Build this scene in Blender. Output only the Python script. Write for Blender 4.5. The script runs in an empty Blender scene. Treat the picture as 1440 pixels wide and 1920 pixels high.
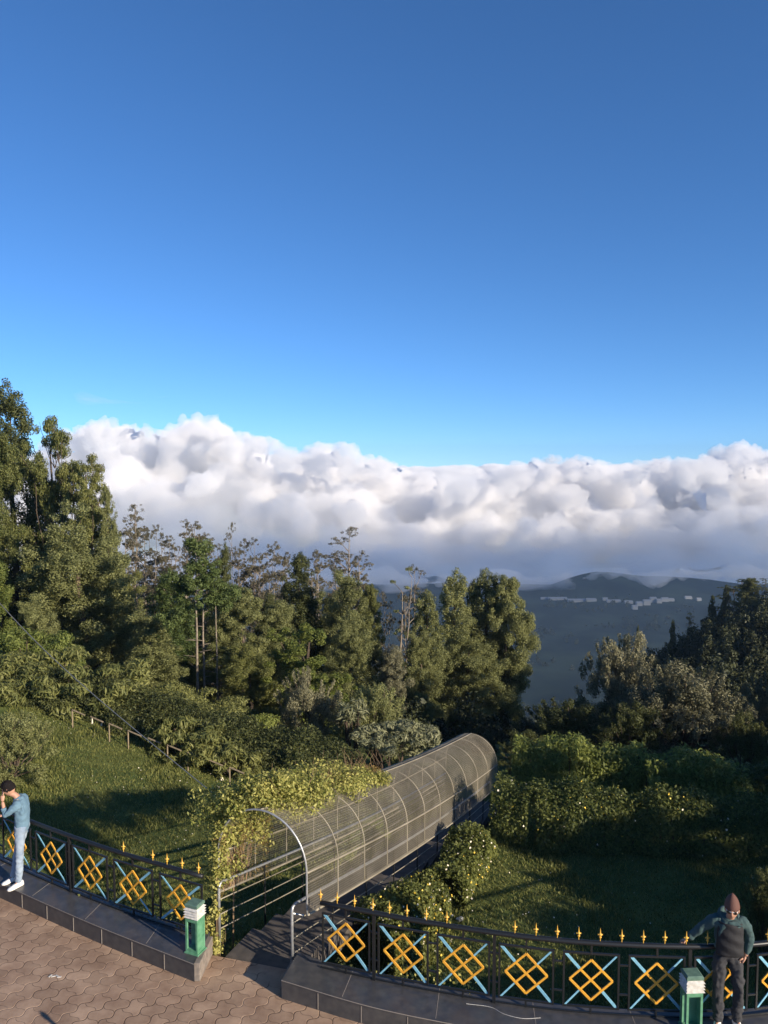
import bpy, math, random, bmesh
import numpy as np
from mathutils import Vector, Matrix
R = math.radians
S = bpy.context.scene
COL = S.collection
# ------------------------------------------------------------------ camera, sky, sun, exposure
CZ, PITCH, FPX = 7.22, R(3.95), 1450.0
cam = bpy.data.cameras.new('camera'); co = bpy.data.objects.new('camera', cam); COL.objects.link(co); S.camera = co
co.location = (0, 0, CZ); co.rotation_euler = (R(90) - PITCH, 0, 0)
cam.sensor_fit = 'VERTICAL'; cam.sensor_height = 36; cam.lens = 36 * FPX / 1920; cam.clip_start = .1; cam.clip_end = 90000
EL, AZ = R(19), R(51)
SUN = Vector((math.sin(AZ) * math.cos(EL), -math.cos(AZ) * math.cos(EL), math.sin(EL)))
W = bpy.data.worlds.new('World'); S.world = W; W.use_nodes = True
nt = W.node_tree
sky = nt.nodes.new('ShaderNodeTexSky'); sky.sky_type = 'NISHITA'; sky.sun_disc = False
sky.sun_elevation = EL; sky.sun_rotation = math.atan2(SUN.x, SUN.y)
sky.altitude = 2600; sky.air_density = 1.0; sky.dust_density = 0.7; sky.ozone_density = 6.0
hs = nt.nodes.new('ShaderNodeHueSaturation'); hs.inputs['Saturation'].default_value = 1.06; hs.inputs['Value'].default_value = 1.0
_tc = nt.nodes.new('ShaderNodeTexCoord'); _ad = nt.nodes.new('ShaderNodeVectorMath'); _ad.operation = 'ADD'; _ad.inputs[1].default_value = (0, 0, .045)
_nm = nt.nodes.new('ShaderNodeVectorMath'); _nm.operation = 'NORMALIZE'; nt.links.new(_tc.outputs['Generated'], _ad.inputs[0]); nt.links.new(_ad.outputs[0], _nm.inputs[0]); nt.links.new(_nm.outputs[0], sky.inputs[0])
nt.links.new(sky.outputs[0], hs.inputs['Color']); nt.links.new(hs.outputs[0], nt.nodes['Background'].inputs[0])
nt.nodes['Background'].inputs[1].default_value = .112
L = bpy.data.lights.new('sun', 'SUN'); lo = bpy.data.objects.new('sun', L); COL.objects.link(lo)
L.energy = 5.0; L.angle = R(.5); L.color = (1, .87, .70); lo.rotation_euler = SUN.to_track_quat('Z', 'Y').to_euler()
V = S.view_settings; V.view_transform = 'Standard'; V.look = 'None'; V.gamma = 1; V.exposure = 0.68
S.cycles.volume_bounces = 20; S.cycles.max_bounces = 22; S.cycles.transparent_max_bounces = 12
S.cycles.diffuse_bounces = 3; S.cycles.use_denoising = True

# ------------------------------------------------------------------ helpers
def ray(px, py):
    a = (px - 720) / FPX; b = (960 - py) / FPX
    return a, math.cos(PITCH) + b * math.sin(PITCH), -math.sin(PITCH) + b * math.cos(PITCH)
def at_y(px, py, y):
    a, f, u = ray(px, py); t = y / f
    return Vector((a * t, y, CZ + u * t))
def props(o, label=None, cat=None, group=None, kind=None):
    if label: o['label'] = label
    if cat: o['category'] = cat
    if group: o['group'] = group
    if kind: o['kind'] = kind
    return o
def thing(name, label, cat, loc=(0, 0, 0), group=None):
    o = bpy.data.objects.new(name, None); COL.objects.link(o); o.location = loc; o.empty_display_size = .2
    return props(o, label, cat, group)
def off(o):
    v = Vector((0, 0, 0))
    while o: v += o.location; o = o.parent
    return v
class MB:
    def __init__(s): s.v = []; s.f = []
    def add(s, vs, fs):
        n = len(s.v); s.v += [tuple(v) for v in vs]; s.f += [tuple(i + n for i in f) for f in fs]
    def box(s, c, d, m=None):
        m = m or Matrix.Identity(3); c = Vector(c)
        vs = [c + m @ Vector((x * d[0] / 2, y * d[1] / 2, z * d[2] / 2)) for x in (-1, 1) for y in (-1, 1) for z in (-1, 1)]
        s.add(vs, [(0, 1, 3, 2), (4, 6, 7, 5), (0, 4, 5, 1), (2, 3, 7, 6), (0, 2, 6, 4), (1, 5, 7, 3)])
    def bar(s, p, q, w, h, up=(0, 0, 1)):
        p = Vector(p); q = Vector(q); d = (q - p); l = d.length; d.normalize()
        x = d.cross(Vector(up)).normalized(); z = x.cross(d)
        s.box((p + q) / 2, (l, w, h), Matrix((d, x, z)).transposed())
    def tube(s, pts, r, n=8, caps=True):
        pts = [Vector(p) for p in pts]; rs = r if isinstance(r, (list, tuple)) else [r] * len(pts)
        vs = []; prev = None
        for i, p in enumerate(pts):
            d = (pts[min(i + 1, len(pts) - 1)] - pts[max(i - 1, 0)])
            if d.length < 1e-9: d = Vector((0, 0, 1))
            d.normalize()
            if prev is None:
                a = Vector((0, 0, 1)) if abs(d.z) < .9 else Vector((1, 0, 0)); u = d.cross(a).normalized()
            else: u = (prev - d * prev.dot(d)).normalized()
            prev = u; w = d.cross(u)
            for k in range(n):
                t = 2 * math.pi * k / n; vs.append(p + (u * math.cos(t) + w * math.sin(t)) * rs[i])
        fs = [(i * n + k, i * n + (k + 1) % n, (i + 1) * n + (k + 1) % n, (i + 1) * n + k) for i in range(len(pts) - 1) for k in range(n)]
        if caps: fs += [tuple(range(n))[::-1], tuple((len(pts) - 1) * n + k for k in range(n))]
        s.add(vs, fs)
    def lathe(s, c, prof, n=10):
        s.tube([(c[0], c[1], c[2] + z) for z, r in prof], [r for z, r in prof], n)
    def prism(s, poly, z0, z1):
        n = len(poly); z0 = z0 if isinstance(z0, list) else [z0] * n; z1 = z1 if isinstance(z1, list) else [z1] * n
        vs = [(p[0], p[1], z0[i]) for i, p in enumerate(poly)] + [(p[0], p[1], z1[i]) for i, p in enumerate(poly)]
        s.add(vs, [tuple(range(n))[::-1], tuple(range(n, 2 * n))] + [(i, (i + 1) % n, n + (i + 1) % n, n + i) for i in range(n)])
    def build(s, name, mat, parent=None, smooth=False, bevel=0):
        o0 = off(parent) if parent else Vector((0, 0, 0))
        me = bpy.data.meshes.new(name)
        me.from_pydata([(v[0] - o0.x, v[1] - o0.y, v[2] - o0.z) for v in s.v], [], s.f); me.materials.append(mat)
        bm = bmesh.new(); bm.from_mesh(me); bmesh.ops.recalc_face_normals(bm, faces=bm.faces)
        if bevel: bmesh.ops.bevel(bm, geom=list(bm.edges), offset=bevel, segments=2, affect='EDGES', profile=.5)
        bm.to_mesh(me); bm.free()
        if smooth: me.polygons.foreach_set('use_smooth', [True] * len(me.polygons))
        o = bpy.data.objects.new(name, me); COL.objects.link(o)
        if parent: o.parent = parent
        return o
def catmull(pts, n=8):
    P = [Vector((*p, 0)[:3]) for p in pts]; P = [2 * P[0] - P[1]] + P + [2 * P[-1] - P[-2]]; out = []
    for i in range(1, len(P) - 2):
        for k in range(n):
            t = k / n; a, b, c, d = P[i - 1:i + 3]
            out.append(.5 * ((2 * b) + (c - a) * t + (2 * a - 5 * b + 4 * c - d) * t * t + (3 * b - a - 3 * c + d) * t ** 3))
    return out + [P[-2]]
class Path:                                            # arc-length walk along a plan curve
    def __init__(s, pts):
        s.p = pts; s.l = [0]
        for a, b in zip(pts, pts[1:]): s.l.append(s.l[-1] + (b - a).length)
    def at(s, d):
        i = 0
        while i < len(s.l) - 2 and s.l[i + 1] < d: i += 1
        t = (d - s.l[i]) / (s.l[i + 1] - s.l[i]); a, b = s.p[i], s.p[i + 1]
        return a + (b - a) * t, (b - a).normalized()

# ------------------------------------------------------------------ materials
def mat(name, col, rough=.7, metal=0, spec=.5, noise=None, bump=None, coat=0):
    m = bpy.data.materials.new(name); m.use_nodes = True; n = m.node_tree; b = n.nodes['Principled BSDF']
    b.inputs['Base Color'].default_value = (*col, 1); b.inputs['Roughness'].default_value = rough
    b.inputs['Metallic'].default_value = metal; b.inputs['Specular IOR Level'].default_value = spec
    if noise or bump:
        tc = n.nodes.new('ShaderNodeTexCoord')
        t = n.nodes.new('ShaderNodeTexNoise'); t.inputs['Scale'].default_value = (noise or bump)[0]; t.inputs['Detail'].default_value = 6
        n.links.new(tc.outputs['Object'], t.inputs['Vector'])
    if noise:
        r = n.nodes.new('ShaderNodeValToRGB'); c2 = noise[1]
        r.color_ramp.elements[0].position = .35; r.color_ramp.elements[1].position = .68
        r.color_ramp.elements[0].color = (*col, 1); r.color_ramp.elements[1].color = (*c2, 1)
        n.links.new(t.outputs['Fac'], r.inputs[0]); n.links.new(r.outputs[0], b.inputs['Base Color'])
    if bump:
        bp = n.nodes.new('ShaderNodeBump'); bp.inputs['Strength'].default_value = bump[1]; bp.inputs['Distance'].default_value = bump[2]
        n.links.new(t.outputs['Fac'], bp.inputs['Height']); n.links.new(bp.outputs[0], b.inputs['Normal'])
    return m
def leafmat(name, c1, c2, trans=.25, rough=.55, spec=.25):
    m = bpy.data.materials.new(name); m.use_nodes = True; n = m.node_tree; b = n.nodes['Principled BSDF']
    at = n.nodes.new('ShaderNodeAttribute'); at.attribute_name = 'tint'
    tc = n.nodes.new('ShaderNodeTexCoord'); t = n.nodes.new('ShaderNodeTexNoise'); t.inputs['Scale'].default_value = 1.3
    n.links.new(tc.outputs['Object'], t.inputs['Vector'])
    oi = n.nodes.new('ShaderNodeObjectInfo')
    a = n.nodes.new('ShaderNodeMath'); a.operation = 'ADD'; n.links.new(at.outputs['Fac'], a.inputs[0]); n.links.new(t.outputs['Fac'], a.inputs[1])
    a2 = n.nodes.new('ShaderNodeMath'); a2.operation = 'MULTIPLY_ADD'; n.links.new(oi.outputs['Random'], a2.inputs[0]); a2.inputs[1].default_value = .5; n.links.new(a.outputs[0], a2.inputs[2])
    mr = n.nodes.new('ShaderNodeMapRange'); mr.inputs[1].default_value = .45; mr.inputs[2].default_value = 1.8; n.links.new(a2.outputs[0], mr.inputs[0])
    mx = n.nodes.new('ShaderNodeMix'); mx.data_type = 'RGBA'; mx.inputs[6].default_value = (*c1, 1); mx.inputs[7].default_value = (*c2, 1)
    n.links.new(mr.outputs[0], mx.inputs[0]); n.links.new(mx.outputs[2], b.inputs['Base Color'])
    b.inputs['Roughness'].default_value = rough; b.inputs['Specular IOR Level'].default_value = spec
    if trans:
        tr = n.nodes.new('ShaderNodeBsdfTranslucent'); n.links.new(mx.outputs[2], tr.inputs['Color'])
        ms = n.nodes.new('ShaderNodeMixShader'); ms.inputs[0].default_value = trans
        n.links.new(b.outputs[0], ms.inputs[1]); n.links.new(tr.outputs[0], ms.inputs[2]); n.links.new(ms.outputs[0], n.nodes['Material Output'].inputs['Surface'])
    return m
def volmat(name, col, dens, aniso=0):
    m = bpy.data.materials.new(name); m.use_nodes = True; n = m.node_tree; n.nodes.remove(n.nodes['Principled BSDF'])
    v = n.nodes.new('ShaderNodeVolumePrincipled'); v.inputs['Color'].default_value = (*col, 1); v.inputs['Density'].default_value = dens; v.inputs['Anisotropy'].default_value = aniso
    n.links.new(v.outputs[0], n.nodes['Material Output'].inputs['Volume'])
    return m
M = dict(
    black=mat('black_paint', (.012, .013, .014), .38), yellow=mat('yellow_paint', (.72, .37, .035), .45, noise=(30, (.55, .26, .03))),
    blue=mat('blue_paint', (.22, .46, .56), .45, noise=(25, (.14, .34, .46))), gold=mat('gold_paint', (.75, .42, .06), .4),
    steel=mat('galvanised_steel', (.42, .43, .43), .42, metal=.55, noise=(18, (.3, .3, .3))),
    wire=mat('weathered_wire', (.31, .275, .205), .65, metal=.1, noise=(2, (.20, .175, .125))),
    green=mat('green_paint', (.12, .29, .17), .55, noise=(12, (.06, .19, .10))), capgreen=mat('cap_green', (.11, .19, .14), .55, noise=(20, (.07, .13, .1))),
    white=mat('white_louvre', (.62, .60, .56), .5, noise=(25, (.45, .43, .38))),
    granite=mat('dark_granite', (.045, .046, .05), .3, noise=(9, (.075, .072, .07)), bump=(60, .12, .003)),
    grout=mat('grout', (.25, .22, .19), .9), cement=mat('cement', (.24, .20, .165), .9, noise=(14, (.14, .12, .1)), bump=(30, .5, .01)),
    stone=mat('step_stone', (.095, .08, .068), .85, noise=(7, (.05, .045, .04)), bump=(20, .5, .01)),
    bark=mat('bark', (.11, .075, .05), .9, noise=(6, (.05, .04, .03)), bump=(12, .6, .03)),
    palebark=mat('pale_bark', (.27, .225, .17), .85, noise=(5, (.12, .095, .07)), bump=(10, .4, .02)),
    stem=mat('vine_stem', (.30, .20, .11), .85, noise=(12, (.16, .10, .05))),
    cable=mat('cable', (.28, .26, .22), .6), bamboo=mat('bamboo', (.27, .21, .13), .7, noise=(15, (.15, .12, .08))),
    petal_y=mat('yellow_petal', (.72, .5, .05), .6), petal_w=mat('white_petal', (.75, .68, .52), .6), petal_o=mat('orange_petal', (.75, .22, .05), .6),
    rock=mat('pale_rock', (.42, .42, .4), .85, noise=(8, (.25, .25, .24)), bump=(20, .5, .02)),
    skin=mat('skin', (.42, .23, .15), .55), hair=mat('hair', (.012, .010, .010), .9, spec=.1, bump=(60, .8, .01)),
    shirt=mat('chambray_shirt', (.12, .205, .27), .9, noise=(8, (.09, .165, .225)), bump=(7, .6, .03)), jeans=mat('pale_jeans', (.29, .35, .41), .9, noise=(6, (.18, .24, .32)), bump=(8, .6, .03)),
    shoe=mat('white_shoe', (.72, .70, .66), .5), hoodie=mat('grey_green_fleece', (.045, .085, .085), .9, noise=(8, (.03, .06, .06)), bump=(8, .6, .03)),
    panel=mat('black_cloth', (.012, .012, .014), .8, bump=(7, .6, .03)), cargo=mat('dark_cargo', (.035, .035, .038), .85, noise=(6, (.022, .022, .025)), bump=(8, .7, .03)),
    beanie=mat('brown_knit', (.105, .045, .032), .8, bump=(60, .6, .005)), glass=mat('dark_lens', (.01, .01, .01), .1), frame=mat('clear_frame', (.6, .6, .6), .3),
    wall=mat('far_wall', (.30, .31, .31), .8), roof=mat('far_roof', (.26, .27, .28), .8),
)
F = dict(deep=leafmat('deep_leaf', (.016, .026, .013), (.065, .072, .032), .2),
    olive=leafmat('olive_leaf', (.085, .10, .038), (.33, .34, .135), .4), dark=leafmat('dark_leaf', (.035, .05, .02), (.15, .16, .055), .35),
    mid=leafmat('mid_leaf', (.06, .085, .027), (.28, .28, .09), .4), bright=leafmat('bright_leaf', (.08, .115, .025), (.32, .35, .09), .45),
    grey=leafmat('grey_leaf', (.09, .095, .055), (.34, .32, .19), .35), gum=leafmat('gum_leaf', (.07, .07, .045), (.22, .19, .11), .35),
    pale=leafmat('pale_leaf', (.09, .11, .05), (.30, .30, .17), .3), vine=leafmat('vine_leaf', (.13, .16, .03), (.66, .60, .19), .4),
    hedge=leafmat('hedge_leaf', (.045, .07, .02), (.22, .235, .065), .4), conif=leafmat('bright_conifer', (.035, .07, .022), (.15, .19, .06), .35),
    brown=leafmat('dry_leaf', (.10, .065, .02), (.34, .24, .08), .3),
)
def grass_mat():
    m = bpy.data.materials.new('ground_green'); m.use_nodes = True; n = m.node_tree; b = n.nodes['Principled BSDF']
    g = n.nodes.new('ShaderNodeNewGeometry'); t = n.nodes.new('ShaderNodeTexNoise'); t.inputs['Scale'].default_value = .9; t.inputs['Detail'].default_value = 9; t.inputs['Roughness'].default_value = .7
    t2 = n.nodes.new('ShaderNodeTexNoise'); t2.inputs['Scale'].default_value = .012; t2.inputs['Detail'].default_value = 8
    n.links.new(g.outputs['Position'], t.inputs['Vector']); n.links.new(g.outputs['Position'], t2.inputs['Vector'])
    r = n.nodes.new('ShaderNodeValToRGB'); e = r.color_ramp.elements
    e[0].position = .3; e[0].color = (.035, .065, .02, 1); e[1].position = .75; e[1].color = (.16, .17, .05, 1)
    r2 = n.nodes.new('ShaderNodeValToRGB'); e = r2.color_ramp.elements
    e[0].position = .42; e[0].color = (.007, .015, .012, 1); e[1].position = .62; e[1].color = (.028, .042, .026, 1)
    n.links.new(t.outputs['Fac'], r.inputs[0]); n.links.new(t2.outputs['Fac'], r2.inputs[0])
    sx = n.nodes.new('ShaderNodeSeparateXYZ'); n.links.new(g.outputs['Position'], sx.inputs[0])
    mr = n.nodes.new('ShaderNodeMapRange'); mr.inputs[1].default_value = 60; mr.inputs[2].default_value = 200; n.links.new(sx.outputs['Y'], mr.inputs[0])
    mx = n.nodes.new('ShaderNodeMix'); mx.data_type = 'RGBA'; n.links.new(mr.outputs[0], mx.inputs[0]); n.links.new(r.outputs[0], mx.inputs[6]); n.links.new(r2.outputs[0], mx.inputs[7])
    n.links.new(mx.outputs[2], b.inputs['Base Color']); b.inputs['Roughness'].default_value = .9; b.inputs['Specular IOR Level'].default_value = .1
    bp = n.nodes.new('ShaderNodeBump'); bp.inputs['Distance'].default_value = .15; bp.inputs['Strength'].default_value = .6
    n.links.new(t.outputs['Fac'], bp.inputs['Height']); n.links.new(bp.outputs[0], b.inputs['Normal'])
    return m
def paver_mat():
    m = bpy.data.materials.new('paving'); m.use_nodes = True; n = m.node_tree; b = n.nodes['Principled BSDF']
    N = n.nodes.new; K = n.links.new
    g = N('ShaderNodeNewGeometry'); mp = N('ShaderNodeMapping'); mp.inputs['Rotation'].default_value = (0, 0, R(38)); K(g.outputs['Position'], mp.inputs[0])
    wn = N('ShaderNodeTexNoise'); wn.inputs['Scale'].default_value = 1.1; K(mp.outputs[0], wn.inputs['Vector'])
    sx = N('ShaderNodeSeparateXYZ'); K(mp.outputs[0], sx.inputs[0])
    def mth(op, a, c=None, d=None):
        x = N('ShaderNodeMath'); x.operation = op
        for i, q in enumerate((a, c, d)):
            if q is None: continue
            if isinstance(q, (int, float)): x.inputs[i].default_value = q
            else: K(q, x.inputs[i])
        return x.outputs[0]
    u0, v0 = sx.outputs['X'], sx.outputs['Y']
    wob = mth('MULTIPLY_ADD', wn.outputs['Fac'], .03, -.015)
    PU, PV = .235, .235
    u = mth('ADD', mth('ADD', u0, wob), mth('MULTIPLY', mth('SINE', mth('MULTIPLY', v0, 2 * math.pi / PV)), .034))
    v = mth('ADD', mth('ADD', v0, wob), mth('MULTIPLY', mth('SINE', mth('MULTIPLY', u0, 2 * math.pi / PU)), .022))
    du = mth('ABSOLUTE', mth('SUBTRACT', mth('FRACT', mth('DIVIDE', u, PU)), .5))
    dv = mth('ABSOLUTE', mth('SUBTRACT', mth('FRACT', mth('DIVIDE', v, PV / 2)), .5))
    # every other short joint
    row = mth('FLOOR', mth('DIVIDE', u, PU)); sh = mth('MULTIPLY', mth('FLOORED_MODULO', row, 2), .5)
    dv = mth('ABSOLUTE', mth('SUBTRACT', mth('FRACT', mth('ADD', mth('DIVIDE', v, PV), sh)), .5))
    ju = N('ShaderNodeMapRange'); ju.inputs[1].default_value = .455; ju.inputs[2].default_value = .49; K(du, ju.inputs[0]); ju.inputs[4].default_value = .75
    jv = N('ShaderNodeMapRange'); jv.inputs[1].default_value = .478; jv.inputs[2].default_value = .497; K(dv, jv.inputs[0])
    jj = mth('MAXIMUM', ju.outputs[0], mth('MULTIPLY', jv.outputs[0], .55))
    t = N('ShaderNodeTexNoise'); t.inputs['Scale'].default_value = 2.2; t.inputs['Detail'].default_value = 10; t.inputs['Roughness'].default_value = .65; K(g.outputs['Position'], t.inputs['Vector'])
    r = N('ShaderNodeValToRGB'); e = r.color_ramp.elements
    e[0].position = .33; e[0].color = (.24, .155, .105, 1); e[1].position = .7; e[1].color = (.44, .31, .215, 1); K(t.outputs['Fac'], r.inputs[0])
    cid = N('ShaderNodeTexWhiteNoise'); cid.noise_dimensions = '2D'; cx = N('ShaderNodeCombineXYZ'); K(row, cx.inputs[0]); K(mth('FLOOR', mth('ADD', mth('DIVIDE', v, PV), sh)), cx.inputs[1]); K(cx.outputs[0], cid.inputs['Vector'])
    h = N('ShaderNodeHueSaturation'); K(mth('MULTIPLY_ADD', cid.outputs['Value'], .22, .88), h.inputs['Value']); K(r.outputs[0], h.inputs['Color'])
    tj = N('ShaderNodeTexNoise'); tj.inputs['Scale'].default_value = 1.7; tj.inputs['Detail'].default_value = 3; K(g.outputs['Position'], tj.inputs['Vector'])
    rj = N('ShaderNodeValToRGB'); e = rj.color_ramp.elements; e[0].position = .47; e[0].color = (.035, .022, .016, 1); e[1].position = .60; e[1].color = (.42, .29, .20, 1); K(tj.outputs['Fac'], rj.inputs[0])
    mx = N('ShaderNodeMix'); mx.data_type = 'RGBA'; K(jj, mx.inputs[0]); K(h.outputs[0], mx.inputs[6]); K(rj.outputs[0], mx.inputs[7])
    K(mx.outputs[2], b.inputs['Base Color']); b.inputs['Roughness'].default_value = .85; b.inputs['Specular IOR Level'].default_value = .2
    hh = mth('SUBTRACT', mth('MULTIPLY', t.outputs['Fac'], .35), jj)
    bp = N('ShaderNodeBump'); bp.inputs['Distance'].default_value = .012; bp.inputs['Strength'].default_value = .8; K(hh, bp.inputs['Height']); K(bp.outputs[0], b.inputs['Normal'])
    return m

# ------------------------------------------------------------------ plan curves
LF = catmull([(-2.62, 10.78), (-4.19, 11.53), (-5.81, 12.44), (-7.4, 13.45), (-9, 14.6), (-11, 16.3)])
LP = catmull([(-2.62, 10.22), (-4.36, 11.14), (-6.2, 12.2), (-7.8, 13.15), (-9.4, 14.3), (-11.4, 16.0)])
RF = catmull([(-.86, 10.12), (.6, 9.66), (2.17, 9.3), (3.8, 9.17), (4.95, 9.27), (6.5, 9.65), (9, 10.8), (12, 12.8)])
RP = catmull([(-1.37, 9.89), (-.22, 9.41), (.84, 9.09), (2.2, 8.75), (3.8, 8.6), (5.1, 8.68), (6.8, 9.1), (9.4, 10.25), (12.4, 12.3)])
PT = .27
def yfence(x):
    c = LF[::-1] + RF; xs = [p.x for p in c]; ys = [p.y for p in c]
    return float(np.interp(x, xs, ys))
TO, TD, TN, TS, TL = Vector((-1.78, 10.85, 0)), Vector((.378, .926, 0)).normalized(), Vector((.926, -.378, 0)).normalized(), .235, 11.2
CENTRAL = ([8, 22, 30, 50, 100, 300, 700, 1000, 1300, 1420, 1530, 1700, 2500], [-1.2, -2.6, -4.2, -11, -36, -112, -235, -252, -251, -250, -256, -266, -266])
def sstep(a, b, x):
    t = min(1, max(0, (x - a) / (b - a))); return t * t * (3 - 2 * t)
def hn(x, y, s):
    return math.sin(x / s + 1.7 * math.sin(y / s * .7 + 1)) * math.sin(y / s * 1.3 + 1.1 * math.sin(x / s * .9 + 2))
def H(x, y):
    yf = yfence(x)
    if y < yf + .1: return -.7
    g = float(np.interp(y, *CENTRAL))
    lawn = -1.2 if x > 0 else -1.2 + max(0, -x - 3.6) * .2
    kb = sstep(-4, 1, x); k = sstep(17.2, 21.5, y) * kb + sstep(22, 30, y) * (1 - kb)
    near = lawn + .5 * (1 - sstep(yf + .1, yf + 1.4, y)) * 1.0
    z = near * (1 - k) + g * k
    if x > -1: z += 0
    if x < -3: z += sstep(20, 40, y) * (1 - sstep(120, 400, y)) * (-x - 3) * .22
    if x < 0 and y > 30: z += min(8, (y - 30) * .12) * (1 - sstep(150, 500, y))
    # wooded spur on the right
    if y > 40: z += float(np.interp(x / y, [.26, .318, .365, .4, .434, .5, .75], [0, 12, 15.5, 18, 21.5, 23.5, 34])) * (y / 120) * sstep(45, 105, y) * (1 - sstep(150, 420, y))
    if y > 60: z += 1.2 * hn(x, y, 17) * min(1, y / 200)
    if y > 400: z += (9 * hn(x, y, 150) + 4 * hn(x + 40, y, 57)) * (1 - .6 * sstep(1250, 1400, y))
    if y > 1250: z += 30 * math.exp(-((x - 520) / 170) ** 2 - ((y - 1520) / 70) ** 2) + 20 * math.exp(-((x - 400) / 70) ** 2 - ((y - 1500) / 55) ** 2) + 10 * math.exp(-((x - 700) / 120) ** 2 - ((y - 1540) / 60) ** 2)
    # trench for the stepped path
    q = Vector((x, y, 0)) - TO; s = q.dot(TD); w = abs(q.dot(TN))
    if -.6 < s < 16 and w < 2.6:
        f = -TS * max(s, 0) - .3 + max(0, w - .8) * 1.2 + max(0, s - 11.5) * .6
        z = min(z, f)
    return z

# ------------------------------------------------------------------ ground
def axis(near0, near1, step, lo, hi, grow=1.13):
    a = list(np.arange(near0, near1 + 1e-6, step)); s = step
    while a[-1] < hi: s *= grow; a.append(min(hi, a[-1] + s))
    s = step
    while a[0] > lo: s *= grow; a.insert(0, max(lo, a[0] - s))
    return a
GX = axis(-11, 11, .3, -1500, 1500, 1.075); GY = axis(9, 30, .3, -30, 1640, 1.05)
vs = [(x, y, H(x, y)) for y in GY for x in GX]; nx = len(GX)
fs = [(j * nx + i, j * nx + i + 1, (j + 1) * nx + i + 1, (j + 1) * nx + i) for j in range(len(GY) - 1) for i in range(nx - 1)]
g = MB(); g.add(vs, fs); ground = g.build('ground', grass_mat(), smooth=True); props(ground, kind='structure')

RP_ = [p for p in RP if p.x < 10.6]
front = [p for p in LP[::-1]] + [Vector((-2.6, 10.3, 0)), Vector((-2.5, 10.8, 0)), Vector((-1.25, 10.45, 0)), Vector((-1.3, 10.0, 0))] + RP_
g = MB(); poly = [(p.x, p.y + (.05 if abs(p.x + 1.9) > .9 else 0)) for p in front] + [(10.7, -8), (-16, -8)]
g.prism(poly[::-1], -.3, 0); props(g.build('plaza_pavement', paver_mat()), kind='structure')
# steps going down through the walkway
g = MB()
for i in range(17):
    s0 = -.25 + i * .72; z = -.17 * i - .012; c = TO + TD * (s0 + .36)
    g.box((c.x + .1, c.y - .04, z - .1), (1.15, .74, .2), Matrix((TN, TD, Vector((0, 0, 1)))).transposed())
props(g.build('path', M['stone'], bevel=.006), kind='structure')

# ------------------------------------------------------------------ plinths
def plinth(label, fr, bk, endcap):
    t = thing('granite_plinth', label, 'plinth', (fr[0].x, fr[0].y, 0), 'granite plinths under the fence')
    bk = [Vector((p.x + .06, p.y + .13, 0)) for p in bk]
    g = MB(); poly = [(p.x, p.y) for p in fr] + [(p.x, p.y) for p in bk[::-1]]
    g.prism(poly, -1.7, PT - .03); g.build('kerb_body', M['granite'], t)
    g = MB(); fr2 = [Vector((p.x, p.y - .012, 0)) for p in fr]; poly = [(p.x, p.y) for p in fr2] + [(p.x, p.y) for p in bk[::-1]]
    g.prism(poly, PT - .028, PT); g.build('top_slab', M['granite'], t)
    # pale grout joints: along the front under the slab, and across
    g = MB(); P = Path(fr)
    d = .55
    while d < P.l[-1] - .1:
        p, u = P.at(d); nrm = Vector((u.y, -u.x, 0)); 
        if nrm.y > 0: nrm = -nrm
        g.bar(p + nrm * .003 + Vector((0, 0, .01)), p + nrm * .003 + Vector((0, 0, PT - .03)), .006, .006, up=u)
        d += .62
    for a, b in zip(fr, fr[1:]):
        u = (b - a).normalized(); nrm = Vector((u.y, -u.x, 0)); nrm = -nrm if nrm.y > 0 else nrm
        g.bar(a + nrm * .013 + Vector((0, 0, PT - .006)), b + nrm * .013 + Vector((0, 0, PT - .006)), .004, .008)
    d = .9; B = Path(bk)
    while d < min(P.l[-1], B.l[-1]) - .4:
        a, _ = P.at(d); b, _ = B.at(d * B.l[-1] / P.l[-1]); g.bar(a + Vector((0, .02, PT + .0005)), b + Vector((0, -.02, PT + .0005)), .006, .003); d += 1.25
    g.build('grout_line', M['grout'], t)
    g = MB(); c, dx = endcap
    g.box(c, dx[:3], Matrix.Rotation(dx[3], 3, 'Z')); g.build('end_block', M['cement'], t, bevel=.01)
    return t
plinth('long black granite plinth on which the man in the pale blue shirt stands', LP, LF, ((-2.565, 10.53, .135), (.09, .62, .262, R(-4))))
plinth('curved black granite plinth on which the man in the brown knit hat stands', RP, [Vector((-1.27, 10.33, 0))] + RF, ((-1.315, 10.14, .12), (.05, .42, .235, R(-12))))

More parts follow.
